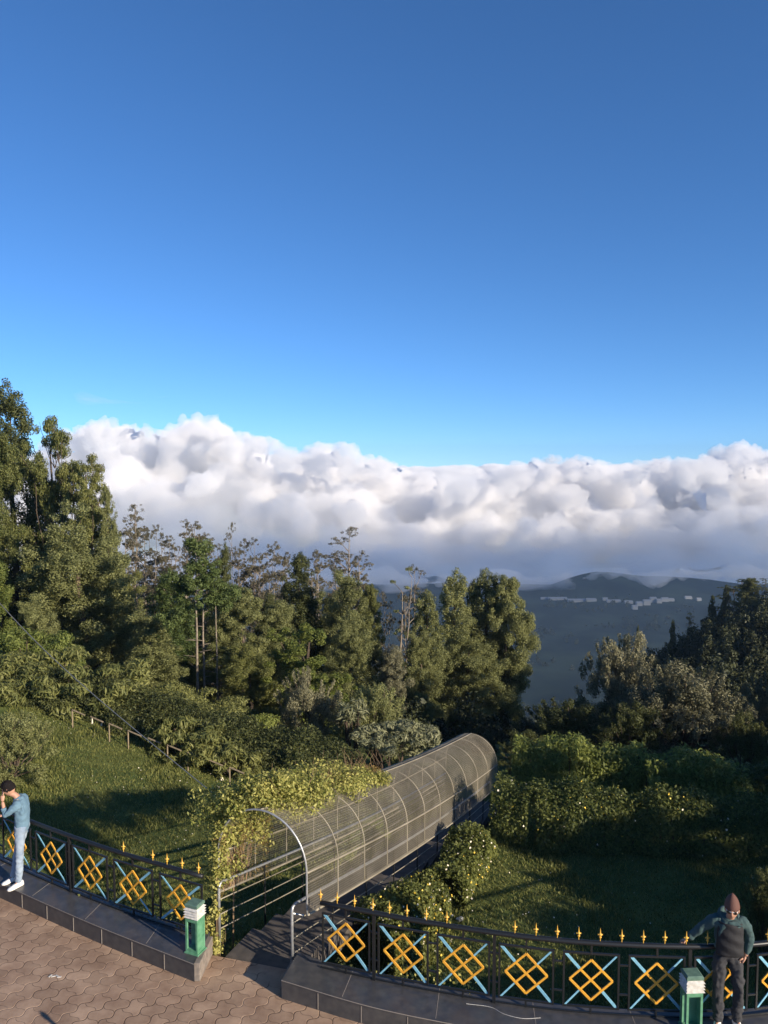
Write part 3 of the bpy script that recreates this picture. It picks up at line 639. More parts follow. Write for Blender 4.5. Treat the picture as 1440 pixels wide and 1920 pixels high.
def person(label, loc, J, face, up, cloth, hands, hs_=1.0):
    """J: joints dict; builds skin body, trousers, top, shoes"""
    t = thing('person', label, 'person', loc)
    hc = Vector(J['head']); nk = J['neck']; ch = J['chest']; sp_ = J['spine']; pv = J['pelvis']
    vs, es = chain([(*pv, .10, .085), (*sp_, .09, .07), (*ch, .085, .065), (*nk, .048), (*(hc - Vector(up).normalized() * .06), .05)])
    def limb(root, pts):
        prev = root
        for p in pts: vs.append(p); es.append((prev, len(vs) - 1)); prev = len(vs) - 1
    for s in ('l', 'r'):
        limb(2, [(*J['sh' + s], .038), (*J['el' + s], .038), (*J['wr' + s], .026)])
        limb(0, [(*J['hip' + s], .072), (*J['kn' + s], .052), (*J['an' + s], .032), (*sh0(J['an' + s], J['toe' + s]), .018)])
    ex = [headmesh(hc, face, up, hs_)]
    for (s, d, n, curl, side) in hands: ex += hand(J['wr' + s], d, n, curl, side)
    skin('body', vs, es, M['skin'], t, 2, ex)
    def sh(a, b, k): a = Vector(a); b = Vector(b); return tuple(a + (b - a) * k)
    # trousers
    lg = cloth['leg']; vs, es = chain([(*pv, .155, .125), (pv[0], pv[1], pv[2] + .09, .145, .115)])
    vv = Vector(pv)
    for s in ('l', 'r'):
        prev = 0
        for p in [(*J['hip' + s], lg * 1.08), (*sh(J['hip' + s], J['kn' + s], .5), lg * .96), (*J['kn' + s], lg * .80), (*sh(J['kn' + s], J['an' + s], .45), lg * .80), (*sh(J['kn' + s], J['an' + s], .85), lg * .72), (*sh(J['kn' + s], J['an' + s], 1.06), lg * .74)]: vs.append(p); es.append((prev, len(vs) - 1)); prev = len(vs) - 1
    skin('trousers', vs, es, M[cloth['trousers']], t, 2)
    # top
    tw = cloth['top_w']; vs, es = chain([(pv[0], pv[1], pv[2] - cloth['hem'], tw * 1.0, tw * .82), (*sh(pv, sp_, .55), tw * .98, tw * .78), (*sp_, tw * .97, tw * .76), (*ch, tw * 1.05, tw * .76), (*sh(ch, nk, .6), tw * .82, tw * .68), (*sh(ch, nk, .92), .074, .072)])
    for s in ('l', 'r'):
        prev = 3; k_end = cloth.get('sleeve', .93)
        for p in [(*sh(ch, J['sh' + s], .6), tw * .62, tw * .6), (*J['sh' + s], cloth['arm'] * 1.3), (*sh(J['sh' + s], J['el' + s], .5), cloth['arm'] * 1.02), (*J['el' + s], cloth['arm'] * .92), (*sh(J['el' + s], J['wr' + s], .5), cloth['arm'] * .82), (*sh(J['el' + s], J['wr' + s], k_end), cloth['arm'] * .66)]: vs.append(p); es.append((prev, len(vs) - 1)); prev = len(vs) - 1
    skin('shirt' if cloth['top'] == 'shirt' else 'hoodie', vs, es, M[cloth['top']], t, 2)
    for s in ('l', 'r'): shoe(t, (*J['an' + s][:2], 0), Vector(J['toe' + s]) - Vector(J['an' + s]))
    return t
# man on the right, facing the camera, one hand on the rail, the other in his pocket
J = dict(head=(.0, -.13, 1.60), neck=(0, -.055, 1.47), chest=(0, -.01, 1.30), spine=(0, .01, 1.12), pelvis=(0, .02, .95),
         shl=(.185, -.01, 1.39), ell=(.275, .05, 1.12), wrl=(.20, -.02, .93), shr=(-.185, -.01, 1.38), elr=(-.35, .03, 1.19), wrr=(-.485, .05, 1.035),
         hipl=(.095, .02, .90), knl=(.125, -.04, .49), anl=(.125, -.02, .07), toel=(.155, -.17, .03), hipr=(-.095, .02, .90), knr=(-.115, -.06, .49), anr=(-.12, -.08, .07), toer=(-.17, -.22, .03))
man = person('man in a dark hooded top, brown knit hat and sunglasses leaning on the fence rail', (4.22, 9.09, PT), J, (-.22, -.97, -.03), (0, 0, 1),
             dict(leg=.098, trousers='cargo', top='hoodie', top_w=.185, hem=.03, arm=.068), [('r', (-.55, .25, -.55), (-.3, -.1, .9), .7, 1), ('l', (-.55, -.12, -.85), (.7, -.6, 0), .3, -1)])
hc = Vector(J['head']); fw = Vector((-.22, -.97, -.03)).normalized(); up_ = (Vector((0, 0, 1)) - fw * fw.z).normalized(); rt = fw.cross(up_); BR = Matrix((rt, fw, up_)).transposed().to_4x4()
g = MB()
pr = [(-.01, .086), (.005, .092), (.03, .089), (.06, .083), (.09, .072), (.12, .054), (.145, .034), (.165, .010)]; o0 = Vector((4.22, 9.09, PT))
vs_ = []; n = 20
for z, r in pr:
    for k in range(n): a = 6.2832 * k / n; q = hc + up_ * (z + .022 + .012 * math.sin(a)) - fw * (.005 + z * .18) + rt * math.cos(a) * r + fw * math.sin(a) * r * 1.18; vs_.append(q + o0)
g.add(vs_, [(i * n + k, i * n + (k + 1) % n, (i + 1) * n + (k + 1) % n, (i + 1) * n + k) for i in range(len(pr) - 1) for k in range(n)] + [tuple((len(pr) - 1) * n + k for k in range(n))]); ht = g.build('knit_hat', M['beanie'], man, smooth=True)
for sx in (-1, 1): ball('sunglass_lens', hc + rt * sx * .034 + fw * .093 + up_ * .004, (.027, .006, .021), M['glass'], man, BR)
g = MB(); g.tube([o0 + hc + rt * -.075 + up_ * .012 + fw * .02, o0 + hc + rt * -.058 + fw * .088 + up_ * .014, o0 + hc + fw * .102 + up_ * .012, o0 + hc + rt * .058 + fw * .088 + up_ * .014, o0 + hc + rt * .075 + up_ * .012 + fw * .02], .004, 6); g.build('sunglass_frame', M['frame'], man, smooth=True)
vs_, es_ = chain([(-.11, .02, 1.43, .035, .05), (-.075, .075, 1.47, .04, .055), (0, .10, 1.475, .045, .06), (.075, .075, 1.47, .04, .055), (.11, .02, 1.43, .035, .05), (.07, -.075, 1.385, .028, .035), (0, -.105, 1.36, .024, .03), (-.07, -.075, 1.385, .028, .035)]); es_.append((7, 0)); skin('hood', vs_, es_, M['hoodie'], man, 2)
bm = bmesh.new(); bmesh.ops.create_grid(bm, x_segments=14, y_segments=16, size=1)
for v in bm.verts:
    a, b = v.co.x, v.co.y; xx = .158 * a * (1 - .05 * b); zz = 1.185 + .215 * b; v.co = Vector((xx, -(.162 * math.sqrt(max(.05, 1 - (a * .80) ** 2)) + .008 * math.sin(b * 9 + a * 3) - .012 * abs(b)), zz))
g0 = bmesh.ops.extrude_face_region(bm, geom=list(bm.faces)); bmesh.ops.translate(bm, vec=(0, .02, 0), verts=[v for v in g0['geom'] if isinstance(v, bmesh.types.BMVert)])
me = bpy.data.meshes.new('front_panel'); bm.to_mesh(me); bm.free(); me.materials.append(M['panel']); me.polygons.foreach_set('use_smooth', [True] * len(me.polygons)); o = bpy.data.objects.new('front_panel', me); COL.objects.link(o); o.parent = man
man.rotation_euler.z = -.21; man.scale = (.96, .96, .96)
# man on the left, seen from his left side, head bowed into one raised hand
J = dict(head=(-.15, -.02, 1.585), neck=(-.045, 0, 1.47), chest=(.03, 0, 1.30), spine=(.055, 0, 1.12), pelvis=(.04, 0, .94),
         shl=(.03, -.165, 1.37), ell=(-.13, -.19, 1.20), wrl=(-.215, -.10, 1.41), shr=(.0, .165, 1.38), elr=(-.13, .17, 1.14), wrr=(-.345, .13, 1.06),
         hipl=(.045, -.085, .89), knl=(.04, -.11, .48), anl=(.02, -.13, .07), toel=(-.06, -.25, .03), hipr=(.03, .085, .89), knr=(-.07, .06, .49), anr=(-.14, .03, .07), toer=(-.24, -.08, .03))
man2 = person('man in a pale blue shirt and light jeans holding his bowed head beside the fence', (-5.97, 12.28, PT), J, (-.88, -.12, -.42), (0, 0, 1),
              dict(leg=.086, trousers='jeans', top='shirt', top_w=.158, hem=.12, arm=.064, sleeve=.5), [('l', (-.05, .25, .95), (-.75, -.6, .1), .25, 1), ('r', (-1, -.05, -.1), (0, 0, 1), .5, -1)])
man2.children[0]
hc = Vector(J['head']); fw = Vector((-.88, -.12, -.42)).normalized(); up_ = (Vector((0, 0, 1)) - fw * fw.z).normalized(); rt = fw.cross(up_); o0 = Vector((-5.97, 12.28, PT))
bm = bmesh.new(); bmesh.ops.create_icosphere(bm, subdivisions=4, radius=1)
rgh = np.random.default_rng(4)
for v in bm.verts:
    x, y, z = v.co; k = 1.12 + .10 * math.sin(x * 14 + y * 9) * math.sin(z * 12 + y * 5)
    if (y > .45 and z < .42) or z < -.35 or (y > .1 and z < .0): k = .82
    v.co = Vector((x * .079 * k, y * .100 * k, z * .118 * k + (.012 if z > .5 else 0)))
bm.transform(Matrix.Translation(hc) @ Matrix((rt, fw, up_)).transposed().to_4x4()); me = bpy.data.meshes.new('hair'); bm.to_mesh(me); bm.free(); me.materials.append(M['hair']); me.polygons.foreach_set('use_smooth', [True] * len(me.polygons)); o = bpy.data.objects.new('hair', me); COL.objects.link(o); o.parent = man2

def hit(px, py):
    a, f, u = ray(px, py); t = 12.
    while t < 3000:
        z = CZ + u * t
        if z < H(a * t, f * t): return Vector((a * t, f * t, H(a * t, f * t)))
        t *= 1.004
    return Vector((a * t, f * t, z))
# ------------------------------------------------------------------ trees one can tell apart
G_G = 'slender gum trees along the far slope'
T = [('broadleaf_tree', 'bushy', 0, 'mid', 215, 1010, 90, 44, 'green tree filling the gap right of the big olive tree'), ('broadleaf_tree', 'bushy', 3, 'olive', 330, 1120, 150, 37, 'olive tree behind the bushy conifer and the pale trunks'), ('broadleaf_tree', 'bushy', 2, 'olive', 520, 1130, 130, 37, 'olive tree in front of the double-topped cypress'), ('broadleaf_tree', 'bushy', 4, 'olive', 615, 1110, 100, 43, 'olive tree just right of the double-topped cypress'),  # name, kind, variant, leaf, px, py_top, width px, Y, label
 ('cypress_tree', 'column', 0, 'dark', 18, 733, 150, 46, 'tallest dark conifer with its pointed top at the left edge above the other trees'),
 ('blackwood_tree', 'open', 0, 'mid', 92, 787, 115, 44, 'tall open-crowned tree with thin stems showing just right of the tallest conifer'),
 ('blackwood_tree', 'open', 1, 'mid', 160, 858, 110, 42, 'open-crowned tree with a rounded top on the right shoulder of the left tree group'),
 ('blackwood_tree', 'column', 1, 'olive', 200, 918, 62, 41, 'narrow upright tree at the right end of the tall left tree group'),
 ('broadleaf_tree', 'bushy', 0, 'olive', 148, 950, 190, 36, 'big dense olive-green tree in front of the open-crowned trees at the left'),
 ('broadleaf_tree', 'bushy', 1, 'mid', -15, 800, 150, 40, 'dense brownish green tree filling the left edge below the tallest conifer'),
 ('broadleaf_tree', 'bushy', 2, 'bright', -45, 985, 130, 30, 'sunlit yellow-green tree cut by the left edge of the view'),
 ('broadleaf_tree', 'bushy', 3, 'olive', 60, 1120, 120, 31, 'smaller olive tree low at the left under the sagging cable'),
 ('broadleaf_tree', 'bushy', 2, 'mid', 110, 1010, 120, 38, 'dark green tree wedged between the left edge trees and the big olive tree'),
 ('poleconifer_tree', 'poleconifer', 0, 'conif', 372, 1012, 130, 31, 'bright green conifer on two long bare pale trunks'),
 ('conifer_tree', 'column', 2, 'conif', 318, 1075, 120, 35, 'bushy green conifer leaning against the left of the pale-trunked one'),
 ('conifer_tree', 'column', 0, 'dark', 420, 1030, 60, 38, 'dark narrow conifer just right of the pale-trunked one'),
 ('broadleaf_tree', 'bushy', 1, 'olive', 452, 1105, 150, 36, 'olive tree with a broad crown right of the pale bare trunks'),
 ('broadleaf_tree', 'bushy', 4, 'olive', 280, 1150, 150, 31.5, 'rusty olive tree left of the pale bare trunks'),
 ('broadleaf_tree', 'bushy', 3, 'mid', 410, 1215, 150, 33.5, 'low leafy tree around the foot of the pale bare trunks'),
 ('broadleaf_tree', 'bushy', 0, 'mid', 470, 1190, 120, 30, 'mid green tree between the pale bare trunks and the feathery green tree'),
 ('cypress_tree', 'column', 1, 'dark', 560, 1045, 110, 42, 'dark double-topped cypress standing in front of the gum trees'),
 ('cypress_tree', 'bushy', 2, 'dark', 505, 1120, 110, 40, 'dark rounded tree left of the double-topped cypress'),
 ('broadleaf_tree', 'bushy', 4, 'olive', 650, 1075, 120, 40, 'tall lumpy olive tree below the highest gum tree'),
 ('broadleaf_tree', 'bushy', 1, 'mid', 690, 1100, 70, 42, 'small upright tree at the right shoulder of the lumpy olive tree'),
 ('feathery_tree', 'ferny', 0, 'bright', 580, 1172, 185, 31, 'feathery bright green tree with a wide round crown'),
 ('broadleaf_tree', 'bushy', 3, 'olive', 655, 1150, 110, 34, 'olive tree behind the right side of the feathery green tree'),
 ('bush_tree', 'shrub', 0, 'grey', 580, 1255, 130, 27, 'round grey-brown bush with pale twigs below the feathery green tree'),
 ('bush_tree', 'shrub', 1, 'olive', 705, 1285, 130, 25, 'round olive bush lit by the sun above the mesh tunnel'),
 ('pole_tree', 'bare', 0, 'olive', 750, 1062, 90, 38, 'half bare tree with a pale trunk and flat tufts at its top'),
 ('blackwood_tree', 'column', 2, 'olive', 800, 1115, 100, 40, 'olive tree just right of the half bare pale trunk'),
 ('blackwood_tree', 'column', 0, 'olive', 853, 1080, 115, 44, 'pointed olive tree left of the large cone-shaped tree'),
 ('blackwood_tree', 'column', 1, 'dark', 885, 1095, 60, 47, 'dark narrow tree squeezed behind the pointed olive trees'),
 ('blackwood_tree', 'column', 2, 'olive', 912, 1077, 130, 45, 'left half of the large cone-shaped olive pair beside the valley'),
 ('blackwood_tree', 'bushy', 1, 'olive', 950, 1085, 125, 44, 'right half of the large cone-shaped olive pair beside the valley'),
 ('broadleaf_tree', 'bushy', 0, 'olive', 880, 1160, 130, 41, 'lower rounded olive tree in front of the pointed ones'),
 ('broadleaf_tree', 'bushy', 2, 'grey', 735, 1215, 90, 33, 'grey-green bushy tree below the half bare trunk'),
 ('broadleaf_tree', 'bushy', 4, 'olive', 790, 1190, 90, 38, 'bushy olive tree right of the half bare trunk, its foot in shade'),
 ('bush_tree', 'shrub', 2, 'grey', 1165, 1192, 150, 31, 'sunlit twiggy bush, the highest of the bushes in front of the valley'),
 ('bush_tree', 'shrub', 3, 'grey', 1285, 1246, 225, 26, 'big dome-shaped grey-green bush beyond the hedges'),
 ('bush_tree', 'shrub', 0, 'grey', 1440, 1268, 110, 28, 'twiggy bush cut by the right edge of the view'),
 ('bush_tree', 'shrub', 1, 'dark', 1075, 1315, 190, 27, 'wide dark bush left of the dome-shaped one'),
 ('bush_tree', 'shrub', 1, 'dark', 1190, 1320, 130, 25, 'dark bush between the hedge and the dome-shaped bush'),
 ('bush_tree', 'shrub', 2, 'dark', 1400, 1345, 110, 24, 'dark bush at the right edge above the hedges'),
 ('bush_tree', 'shrub', 3, 'dark', 990, 1375, 110, 25, 'dark bush beside the far end of the mesh tunnel'),
 ('bush_tree', 'shrub', 3, 'olive', 18, 1338, 150, 17.5, 'sunlit rounded bush on the grass behind the man in the blue shirt'),
 ('bush_tree', 'shrub', 2, 'dark', 1440, 1632, 90, 12.5, 'small dark bush on the lawn at the right edge'),
 ('broadleaf_tree', 'bushy', 1, 'dark', 1405, 1085, 60, 120, 'dark tree on the skyline of the wooded spur at the right edge'),
]
for i, (nm, kd, vr, lf, px, py, w, Y, lab) in enumerate(T):
    plant(nm, kd, vr, lf, px, py, w, Y, lab, 'bush' if 'bush' in nm else 'tree', barkm='palebark' if kd in ('poleconifer', 'bare') else 'bark', rot=(0.0 if kd in ('poleconifer', 'bare') else None))
gums = [(262, 965, 60, 80, 'gum tree just behind the highest left one, its top a little lower'), (308, 1000, 60, 76, 'gum tree with a ragged double top in the left half of the row'), (358, 992, 60, 80, 'gum tree peeping out left of the broad one behind the bright conifer'), (398, 1000, 58, 78, 'gum tree just right of the bright conifer top'),
 (442, 1030, 50, 72, 'low gum tree under the very thin one'), (508, 1032, 56, 74, 'second low gum tree in the middle of the row'), (540, 1036, 50, 70, 'gum tree touching the left side of the double-topped cypress'), (582, 1050, 50, 64, 'gum tree just right of the double-topped cypress'), (672, 1050, 56, 54, 'gum tree at the right shoulder of the highest one'),
 (246, 948, 72, 72, 'gum tree with the highest tuft at the left end of the gum row'), (292, 985, 62, 75, 'gum tree second from the left end of the row'),
 (340, 978, 66, 70, 'gum tree showing above the left shoulder of the bright conifer'), (378, 980, 72, 74, 'broad gum tree directly behind the bright conifer'), (431, 982, 34, 84, 'very thin gum tree sticking up alone right of the bright conifer'),
 (455, 1012, 64, 78, 'pale gum tree right of the very thin one'), (492, 1010, 62, 72, 'gum tree with crossing pale limbs in the middle of the row'), (525, 1018, 56, 80, 'smoky gum tree left of the double-topped cypress'),
 (268, 1000, 60, 66, 'low brownish gum tree in front of the left end of the row'), (318, 1005, 60, 64, 'low gum tree between the left end of the row and the bright conifer'), (412, 1020, 50, 66, 'short gum tree tucked beside the dark narrow conifer'),
 (600, 1035, 70, 60, 'gum tree between the double-topped cypress and the highest gum'), (648, 990, 84, 50, 'highest gum tree with layered tufts in front of the clouds'), (625, 1060, 60, 62, 'smaller gum tree left below the highest one'),
 (775, 1064, 64, 58, 'thin gum tree behind the half bare trunk'), (478, 1040, 60, 66, 'stooping gum tree left of the dark rounded tree'), (722, 1112, 40, 60, 'tiny gum tree in the gap left of the half bare trunk')]
for i, (px, py, w, Y, lab) in enumerate(gums):
    plant('gum_tree', 'gum', i % 4, 'gum', px, py, w, Y, lab, 'tree', G_G, 'palebark')
# unseen trees added right of the view to shade lawn, hedges and gully
ORD_ = ['first', 'second', 'third', 'fourth', 'fifth', 'sixth', 'seventh', 'eighth', 'ninth', 'tenth', 'eleventh', 'twelfth', 'thirteenth', 'fourteenth', 'fifteenth', 'sixteenth', 'seventeenth', 'eighteenth']
offs = [(14.2, 7.6, 3.9, 3.6), (16.5, 6.2, 4.7, 4.5), (17.5, 9.5, 5.2, 5), (17, 12.4, 3.7, 4.6), (19.9, 12.2, 3.7, 4.2), (14.9, 11.0, 3.2, 3.4), (12.7, 6.0, 3.1, 3.2), (20, 7.5, 5.6, 5), (20, 16.0, 2.7, 5), (22, 20, 4.2, 6), (23.5, 24, 4.4, 6), (26, 29, 3.1, 7), (29, 34, 3, 7), (33, 38, 4, 8), (34, 31, 5, 7), (24, 13, 5.2, 5)]
for i, (x, y, zt, w) in enumerate(offs):
    plant('broadleaf_tree', 'bushy', i % 5, 'dark', 0, 0, 0, 0, f'unseen dense tree added right of the garden to cast shade, {ORD_[i]} going away from the terrace', 'tree', 'unseen shade trees added right of the garden', world=(x, y, zt, w))

# ------------------------------------------------------------------ masses of far wood and undergrowth
def mass(name, label, cat, pts, lf, nleaf, ls, seed, kind='stuff'):
    rg = np.random.default_rng(seed); CC = []; NN = []
    for (x, y, z, w, h) in pts:
        m = 9; cl = []
        for k in range(m):
            t = (k + rg.random()) / m; a = rg.random() * 6.283; q = w * .3 * (1 - .6 * t) * rg.random() ** .5; r = w * .24 * (1.15 - .6 * t)
            cl.append((x + q * math.cos(a), y + q * math.sin(a), z + h * (.12 + .8 * t), r, max(r, h / m * .8)))
        C, N = in_clumps(cl, nleaf, rg); CC.append(C); NN.append(N)
    C = np.concatenate(CC); N = np.concatenate(NN); me = leaves_mesh(name, C, N, ls, .5, F[lf], seed, tint=np.clip(np.repeat(rg.random(len(pts)), nleaf) * .6 + rg.random(len(C)) * .4, 0, 1))
    o = bpy.data.objects.new(name, me); COL.objects.link(o); return props(o, label, cat, kind=kind)
rn = random.Random(11)
pts = []
while len(pts) < 520:                                  # wooded spur on the right, 70-190 m off
    y = rn.uniform(60, 165); x = y * rn.uniform(.27, .78); h = rn.uniform(3.5, 7); pts.append((x, y, H(x, y) - .5, h * rn.uniform(.5, .9), h))
mass('woodland', 'dark wood covering the spur on the right', 'woodland', pts, 'deep', 1000, .32, 1)
pts = []
while len(pts) < 420:                                  # the gully and slopes below the garden
    y = rn.uniform(27, 110) ; x = y * rn.uniform(-.6, .45) 
    if x < -.05 * y and y < 38: continue
    h = rn.uniform(1.2, 2.6) + max(0, (y - 45) * .05); 
    if x > .12 * y: h *= .75
    pts.append((x, y, H(x, y) - .3, h * rn.uniform(1.1, 1.7), h))
mass('undergrowth', 'dark scrub filling the shaded gully below the garden', 'undergrowth', pts, 'deep', 1100, .17, 2)
pts = []
while len(pts) < 900:
    y = rn.uniform(260, 1440); x = y * rn.uniform(-.1, .6); 
    if hn(x, y, 60) < .1 and y < 1450: continue
    h = rn.uniform(4, 9); pts.append((x, y, H(x, y) - .5, h * rn.uniform(.8, 2.2), h))
mass('distant_trees', 'scattered dark trees on the far valley floor and hill', 'trees', pts, 'deep', 60, 2.6, 3)
# spiky dead conifers on the spur: individually visible thin tops
for i, (px, py, Y) in enumerate([(1178, 1192, 95), (1196, 1176, 100), (1262, 1165, 110), (1290, 1148, 112), (1336, 1118, 125), (1362, 1100, 128), (1392, 1088, 125), (1432, 1086, 110)]):
    plant('spur_tree', 'gum' if i in (6, 3, 7) else 'column', i % 3, 'dark', px, py, (16, 14, 18, 20, 22, 24, 60, 50)[i], Y,
          ['thin dark treetop at the left foot of the wooded spur', 'second thin treetop at the foot of the wooded spur', 'spindly tree halfway up the wooded spur', 'sparse tree halfway up the wooded spur', 'pointed tree high on the wooded spur', 'pointed tree just left of the flat-topped one on the spur', 'flat-topped tree on the crest of the wooded spur', 'tree with catching light on the crest of the spur at the right edge'][i], 'tree')

# ------------------------------------------------------------------ hedges, shrubs, flowers
def hedge(name, label, pts, wid, zt, lf, n, ls, seed, group=None, shoots=.12, flowers=None, cat='hedge', up=.4, aspect=.35):
    """pts: plan points; zt: absolute top heights at the points"""
    rg = np.random.default_rng(seed); P = Path([Vector((x, y, 0)) for x, y in pts]); cum = P.l
    c0 = P.at(P.l[-1] / 2)[0]; t = thing(name, label, cat, (c0.x, c0.y, H(c0.x, c0.y)), group)
    d = rg.random(n) * P.l[-1]; C = []; N = []; FL = []
    lump = [(rg.random() * P.l[-1], rg.random() * .3 - .15) for _ in range(int(P.l[-1] * 2) + 2)]
    for i in range(n):
        p, u = P.at(d[i]); top = float(np.interp(d[i], cum, zt)); nrm = Vector((u.y, -u.x, 0)); nrm = -nrm if nrm.y > 0 else nrm
        top += .10 * math.sin(d[i] * 3.1 + seed) + .07 * math.sin(d[i] * 7.3 + 1)
        bot = H(p.x, p.y); r = rg.random(); w = wid / 2 * (1 + .10 * math.sin(d[i] * 2.3 + seed * 2) + .08 * math.sin(d[i] * 6.1))
        e = abs(rg.normal()) * .05
        if r < .42:      # top, domed
            q = rg.uniform(-1, 1); z = top - (abs(q) ** 3) * .35 - e + (rg.random() ** 3) * shoots; pos = p - nrm * q * w; nn = Vector((0, -q * .5, 1)) * .8 
            nn = nn + nrm * (-q) * .5
        elif r < .88:    # front face
            z = bot + (top - bot - .1) * rg.random(); pos = p + nrm * (w * (1.02 - .25 * ((z - bot) / max(.3, top - bot)) ** 3 + .10 * math.sin(z * 9 + d[i] * 5) * rg.random()) - e * 2); nn = nrm + Vector((0, 0, .4))
        else:
            z = bot + (top - bot) * rg.random(); pos = p - nrm * (w - e); nn = -nrm
        C.append((pos.x, pos.y, z)); nn = nn + Vector(rg.normal(size=3)) * .5; N.append(tuple(nn))
        if flowers and i % flowers[0] == 0 and r < .88: FL.append(((pos + nrm * .03).x, (pos + nrm * .03).y, z + .03))
    C = np.array(C) - np.array(t.location); me = leaves_mesh('foliage', C, np.array(N), ls, aspect, F[lf], seed, droop=-up * 2)
    o = bpy.data.objects.new('foliage', me); COL.objects.link(o); o.parent = t
    if flowers:
        for k, (mt, nm) in enumerate(flowers[1]):
            sel = np.array(FL[k::len(flowers[1])]) - np.array(t.location)
            me = leaves_mesh('flowers', sel, rg.normal(size=sel.shape) * .5 + np.array((.3, -.7, .6)), flowers[2], .9, M[mt], seed + k)
            o = bpy.data.objects.new('flowers', me); COL.objects.link(o); o.parent = t; o['kind'] = 'stuff'
    g = MB(); q = 0
    while q < P.l[-1]:
        p, u = P.at(q); z = H(p.x, p.y); e = p + Vector((rn.uniform(-.15, .15), rn.uniform(-.1, .1), 0)); g.tube([(p.x, p.y, z - .1), (e.x, e.y, float(np.interp(q, cum, zt)) - .15)], [.02, .008], 5); q += .3 if P.l[-1] > 3.5 else .18
    g.build('stems', M['bark'], t); return t
hx = lambda px, y: (px - 720) / FPX * y / .975
hedge('flowering_hedge', 'front hedge dotted with small yellow flowers across the back of the right-hand lawn', [(hx(935, 16.6), 16.9), (hx(1000, 16.6), 16.5), (hx(1150, 16.4), 16.4), (hx(1300, 16.2), 16.2), (hx(1460, 16), 16.0), (12, 15.6)], 1.1,
      [-.15, .0, -.12, -.15, -.12, -.12], 'hedge', 30000, .075, 21, 'hedges behind the lawn', .25, (110, (('petal_y', 'y'), ('petal_y', 'y'), ('petal_w', 'w')), .045), aspect=.5)
hedge('feathery_hedge', 'left half of the feathery bright green hedge beyond the flowering one', [(hx(965, 21.5), 21.6), (hx(1060, 21.5), 21.2), (hx(1195, 21.5), 21)], 1.3, [-1.0, -.87, -1.12], 'bright', 12000, .13, 22, 'hedges behind the lawn', .35, up=.8)
hedge('feathery_hedge', 'right half of the feathery bright green hedge, starting below the dome-shaped bush', [(hx(1205, 20.5), 20.3), (hx(1280, 20.5), 20.1), (hx(1375, 20.5), 20)], 1.5, [-.98, -.85, -1.05], 'bright', 11000, .13, 23, 'hedges behind the lawn', .35, up=.8)
hedge('feathery_hedge', 'dull green hedge end at the right edge beyond the flowering hedge', [(hx(1385, 20.5), 20.3), (hx(1470, 20.5), 20.1)], 1.2, [-1.2, -1.1], 'hedge', 5000, .12, 24, 'hedges behind the lawn', .25, up=.6)
hedge('leafy_hedgerow', 'long leafy hedgerow above the bamboo rail along the left-hand lawn', [(-10.5, 22.6), (-8, 22.2), (-6, 21.6), (-4.2, 20.9), (-2.2, 20.4), (-.6, 20.2)], 1.7, [.8, .5, .1, -.2, -.4, -.8], 'dark', 46000, .08, 25, None, .3, aspect=.45)
hedge('flowering_bush', 'near bush of small yellow flowers between the mesh tunnel and the fence', [(-.2, 11.9), (.2, 12.3), (.65, 12.85), (.8, 13.3)], .95, [-.3, -.08, -.05, -.3], 'hedge', 17000, .065, 26, 'flowering bushes beside the tunnel', .2, (36, (('petal_y', 'y'), ('petal_y', 'y'), ('petal_w', 'w')), .034), 'bush', aspect=.5)
hedge('flowering_bush', 'farther bush of yellow flowers under the right side of the mesh tunnel', [(1.15, 14.0), (1.55, 15.0), (1.95, 16.1)], .85, [-.7, -.6, -.75], 'hedge', 12000, .075, 27, 'flowering bushes beside the tunnel', .2, (60, (('petal_y', 'y'), ('petal_w', 'w')), .036), 'bush', aspect=.5)
hedge('creeping_plant', 'low creeper growing at the foot of the right fence', [(-.7, 10.22), (0, 10.02), (.75, 9.8), (1.2, 9.62)], .12, [.33, .36, .35, .3], 'vine', 500, .05, 28, 'creepers at the fence foot', .08, None, 'plant', aspect=.6)
hedge('creeping_plant', 'dry creeper growing at the foot of the left fence', [(-4.9, 12.0), (-4.2, 11.66), (-3.6, 11.36), (-2.8, 10.95)], .12, [.35, .38, .33, .5], 'vine', 600, .05, 29, 'creepers at the fence foot', .08, None, 'plant', aspect=.6)
# pale, long-leaved plants behind the tunnel
def longleaf(name, label, lf, cx, cy, rx, rz, zc, n, ls, seed, flowers=0, cat='shrub', droop=1.5, asp=.2):
    rg = np.random.default_rng(seed); z0 = H(cx, cy); t = thing(name, label, cat, (cx, cy, z0)); cl = []
    for _ in range(16):
        d = rg.normal(size=3); d /= np.linalg.norm(d); cl.append((d[0] * rx * .7, d[1] * rx * .45, zc - z0 + d[2] * rz * .6, rx * .34, rz * .4))
    C, N = in_clumps(sub(cl, 5, .5, rg), n, rg, up=.5); o = bpy.data.objects.new('foliage', leaves_mesh('foliage', C, N, ls, asp, F[lf], seed, droop=droop)); COL.objects.link(o); o.parent = t
    g = MB()
    for c in cl: e = Vector(c[:3]) + t.location; b = Vector((cx + c[0] * .2, cy, z0 - .1)); g.tube(wander(b, e, 4, .08, rn), [.04, .03, .02, .015, .01], 5)
    g.build('stems', M['bark'], t)
    for k in range(flowers):
        a = -rx + 2 * rx * (k + .5 + rn.uniform(-.4, .4)) / flowers; p = Vector((cx + a, cy - rx * .5 - .1, zc - rz * (.55 + .5 * rn.random()))); g = MB()
        g.tube([p, p - Vector((0, 0, .12)), p - Vector((0, .01, .2)), p - Vector((0, .02, .25))], [.012, .022, .04, .085], 8, False); g.build('trumpet_flower', M['petal_w'], t)
    return t
longleaf('trumpet_shrub', 'big shrub with drooping pale leaves and hanging white trumpet flowers at the left', 'mid', -9.6, 22.8, 2.6, .95, .5, 22000, .2, 41, 9)
